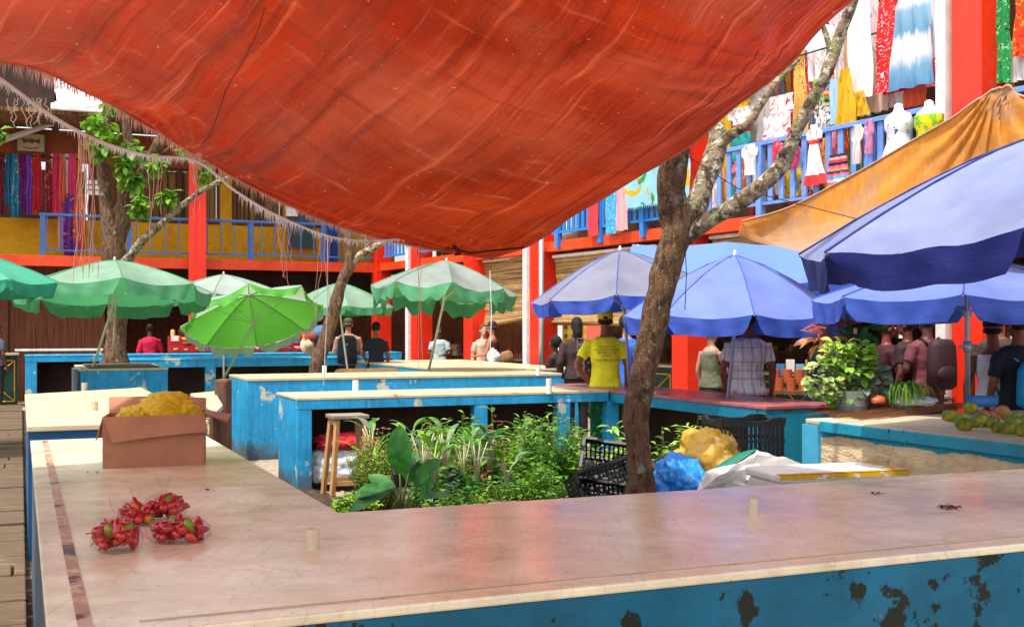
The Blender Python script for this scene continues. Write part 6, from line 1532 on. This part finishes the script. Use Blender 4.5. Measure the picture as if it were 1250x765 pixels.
# man in yellow
t,T,ax,ay,k=person('man in a yellow T-shirt and yellow cap, hand on hip, seen from behind',739,13.2,R_(-3),1.80,'#f4dc10','#14a868','#8a5230','#2a1a12',('hip','down'),cap='#f0d818',shirtmat=M('yellow_tshirt',lin('#fff02c'),.8,layers=[dict(c='#d8b410',s=5,d=3,lo=.55,hi=.75,a=.4)],bump=(.4,9,.02)),
  pantsmat=M('green_white_shorts',lin('#18a870'),.7,layers=[dict(c='#e8f0ea',s=14,lo=.62,hi=.66)]))
mt_=cm('#3c4410',.8)
from bpy import context
for i,(s,w_) in enumerate((('WITH RESPECT',.9),('HONOUR THE PAST',1),('INSPIRE FUTURE',.9),('OF OUR',.5),('TOGETHER WE CAN',.9))):
    zz=1.345-.033*i-(.015 if i==4 else 0); p=T(0.01,-.142 if i<3 else -.138,zz)
    text(s,p-Vector((0,.012,0)),(R_(90+(-8 if i<2 else 0)),0,R_(-3)),.031,mt_,t,sx=1)
person('man facing sideways in a blue shirt just right of the man in yellow',765,14.6,R_(-62),1.76,'#3060c8','#2a3a6a','#b8806a','#2a1c18',('down','fwd'),head=R_(-75))
tt2=person('dark-clothed person with white framed prints on the back, left of the man in yellow',704,16.2,R_(10),1.74,'#3a2428','#16161c','#4a2c20','#120c0a',('down','down'),hairstyle='long',sleeve=.95)
tP,TP=tt2[0],tt2[1]
mb=MB()
for i,z in enumerate((1.42,1.32,1.18,1.08,.98)):
    c=TP(.02,-.15,z)
    for q in ((-.05,.05,.036,.042),(-.05,.05,-.042,-.036),(-.05,-.044,-.036,.036),(.044,.05,-.036,.036)): mb.box((c.x+(q[0]+q[1])/2,c.y-.02,c.z+(q[2]+q[3])/2),(q[1]-q[0],.006,q[3]-q[2]))
mb.build('print_frames',cm('#8f8c84',.7),tP)
person('seated-looking dark person low beside the grey pipe',678,17.6,R_(60),1.45,'#2a1c20','#222','#3a2418','#100c0a',('fwd','fwd'),hairstyle='afro')
# checked shirt man
m_check=M('checked_shirt_cloth',lin('#f6eee6'),.8,layers=[dict(c='#b06a78',s=34,d=0,st=(1,1,.001),lo=.57,hi=.6,a=.55),dict(c='#7a7a98',s=34,d=0,st=(.001,.001,1),lo=.57,hi=.6,a=.45),dict(c='#b03048',s=1.8,lo=.55,hi=.68,a=.5,off=5)],bump=(.4,9,.02))
person('man in a pale checked shirt standing under the large blue umbrella',913,12.0,R_(-6),1.80,shirtmat=m_check,pants='#3a3a48',skin='#8a4c38',arms=('bag','down'),hair='#3a2a20')
person('woman in an olive top behind the orange-red column',868,15.0,R_(-50),1.62,'#6a6a50','#2a2a2a','#b88870','#4a3020',('down','fwd'),hairstyle='bun',female=True,sleeve=0)
# backpack pair
def backpack(T,k,ax,mat,z=1.2,w=.16,hh=.25,par=None,badge=False):
    mb=MB(); c=T(0,-.22,z)
    ay2=Vector((-ax.y,ax.x,0))
    mb.rings([(c+Vector((0,0,dz*k)),rx*k,ry*k,ax,ay2) for dz,rx,ry in ((-hh,.10,.07),(-hh+.03,w,.09),(-.05,w,.10),(hh-.08,w*.95,.085),(hh-.01,w*.7,.06),(hh,.05,.03))],18); o=mb.build('backpack',mat,par,smooth=True)
    mb=MB(); m3=Matrix((ax,ay2,Vector((0,0,1)))).transposed(); mb.ell(c+ay2*(-.075*k)+Vector((0,0,-.10*k)),(w*.75*k,.045*k,.10*k),12,8,m3); mb.build('pocket',mat,o,smooth=True)
    mb=MB() if badge else None
    if badge: mb.ell(c+ay2*(-.10*k)+Vector((0,0,.1*k)),(.014,.006,.014),8,6); mb.build('badge',cm('#e8e8e8',.6),o) if badge else None
    for s in (-1,1):
        mb=MB(); mb.tube([T(s*.09,-.13,z+.2),T(s*.11,-.04,z+.27),T(s*.12,.12,z+.15),T(s*.14,.13,z-.02),T(s*.15,.0,z-.16)],.018*k,6,sq=(1,.5)); mb.build('backpack_strap',mat,o,smooth=True)
a=person('man carrying a dark backpack in front of the souvenir shelves',425,21.6,R_(4),1.78,'#b48878','#2c2c34','#b88068','#3a2c20',('fwd','fwd'),cap='#3c4630',sleeve=.95); backpack(a[1],a[4],a[2],cm('#252a38',.6),1.17,.18,.27,a[0],True)
person('woman in a black shirt and short hair beside the backpack man',459,20.7,R_(8),1.70,'#1e2028','#d8d4e8','#8a5034','#15100e',('reach','down'),female=True,pantsmat=M('white_blue_print_cloth',lin('#d8d4e0'),.8,layers=[dict(c='#403c80',s=18,lo=.52,hi=.56)]))
person('person in a bright crimson shirt at the far left behind the counter',183,25.2,R_(20),1.68,'#c01440','#2a2a30','#5a3422','#14100e',('down','fwd'),sleeve=.95)
person('person in dark clothes half hidden behind the first red column',222,25.6,R_(40),1.6,'#2a2a34','#222','#5a3422','#8a4030',('down','fwd'))
person('person in grey clothes at the far left edge',-4,23.0,R_(-30),1.66,'#4a4e58','#222','#5a3422','#14100e',('down','down'))
a=person('woman in a cap and red trousers carrying a tan shoulder bag',601,21.4,R_(75),1.72,'#5a2a24','#c83c4c','#a06a50','#2a1c18',('fwd','bag'),female=True,cap='#2c2030',sleeve=0)
mb=MB(); q=a[1](-.0,-.16,1.1)+Vector((.12,-.1,-.05)); mb.ell(q,(.14,.07,.15),12,8); o=mb.build('shoulder_bag',cm('#8a6a3c',.8),smooth=True); remesh(o,.02,1,.03); tag(o,'tan shoulder bag on the woman in red trousers','bag')
o=crumple('plastic_bag','white plastic bag held beside the red trousers','bag',at(602,437,21.0),(.12,.09,.18),m_clearpl,44,.4,flat=1)
person('pale-armed woman at the edge of the second red column',590,21.8,R_(200),1.66,'#c8a890','#8a7060','#c09078','#5a3c28',('down','down'),female=True,hairstyle='long')
person('shopkeeper in the dim shop beneath the grey-green umbrella',537,24.6,R_(170),1.62,'#a8b8b8','#333','#5a3422','#14100e',('fwd','fwd'))
# right group
m_rshade=cm('#7a1c28',.8)
person('person in a grey shirt bending behind the croton plant',1000,11.6,R_(-60),1.66,'#4a4a58','#333','#6a3428','#2a1418',('fwd','reach'),lean=.2)
person('person with red-brown hair looking right behind the potted plants',1082,12.8,R_(-85),1.70,'#3c1018','#222','#7a3430','#2a0c10',('fwd','fwd'),hairstyle='bun',female=True)
a=person('person in a pink shirt with a dark backpack left of the white column strip',1132,12.2,R_(20),1.78,'#6a343c','#2a1418','#55302a','#2a1414',('strap','down')); backpack(a[1],a[4],a[2],cm('#2c1018',.7),1.2,.17,.26,a[0])
person('second dark-clothed shopper behind the backpack in the hall',1108,12.6,R_(50),1.74,'#2a1016','#201014','#5a2c24','#1c0c0c',('down','down'))
person('bare-shouldered person in a white vest and dark cap right of the orange column',1212,10.3,R_(-12),1.70,'#e8e4ea','#2a2428','#8a5038','#15100e',('down','down'),sleeve=0,female=True,cap='#16161c')
person('bald-headed taller man behind the white vest',1219,11.4,R_(-25),1.80,'#3a2a28','#222','#7a4a34','#2a1c14',('down','down'),hairstyle=None)
a=person('man in a dark shirt with a bright blue bag at the right edge',1243,10.0,R_(10),1.74,'#20242c','#1c1c28','#8a5038','#15100e',('bag','down'),sleeve=.7); backpack(a[1],a[4],a[2],cm('#1c9cd0',.6),1.12,.15,.2,a[0])
mb=MB(); q=a[1](-.21,.09,.96); mb.tube([q,q+Vector((0,0,.025))],.036,12); o=mb.build('wrist_band',cm('#d8c018',.6),a[0],smooth=True)
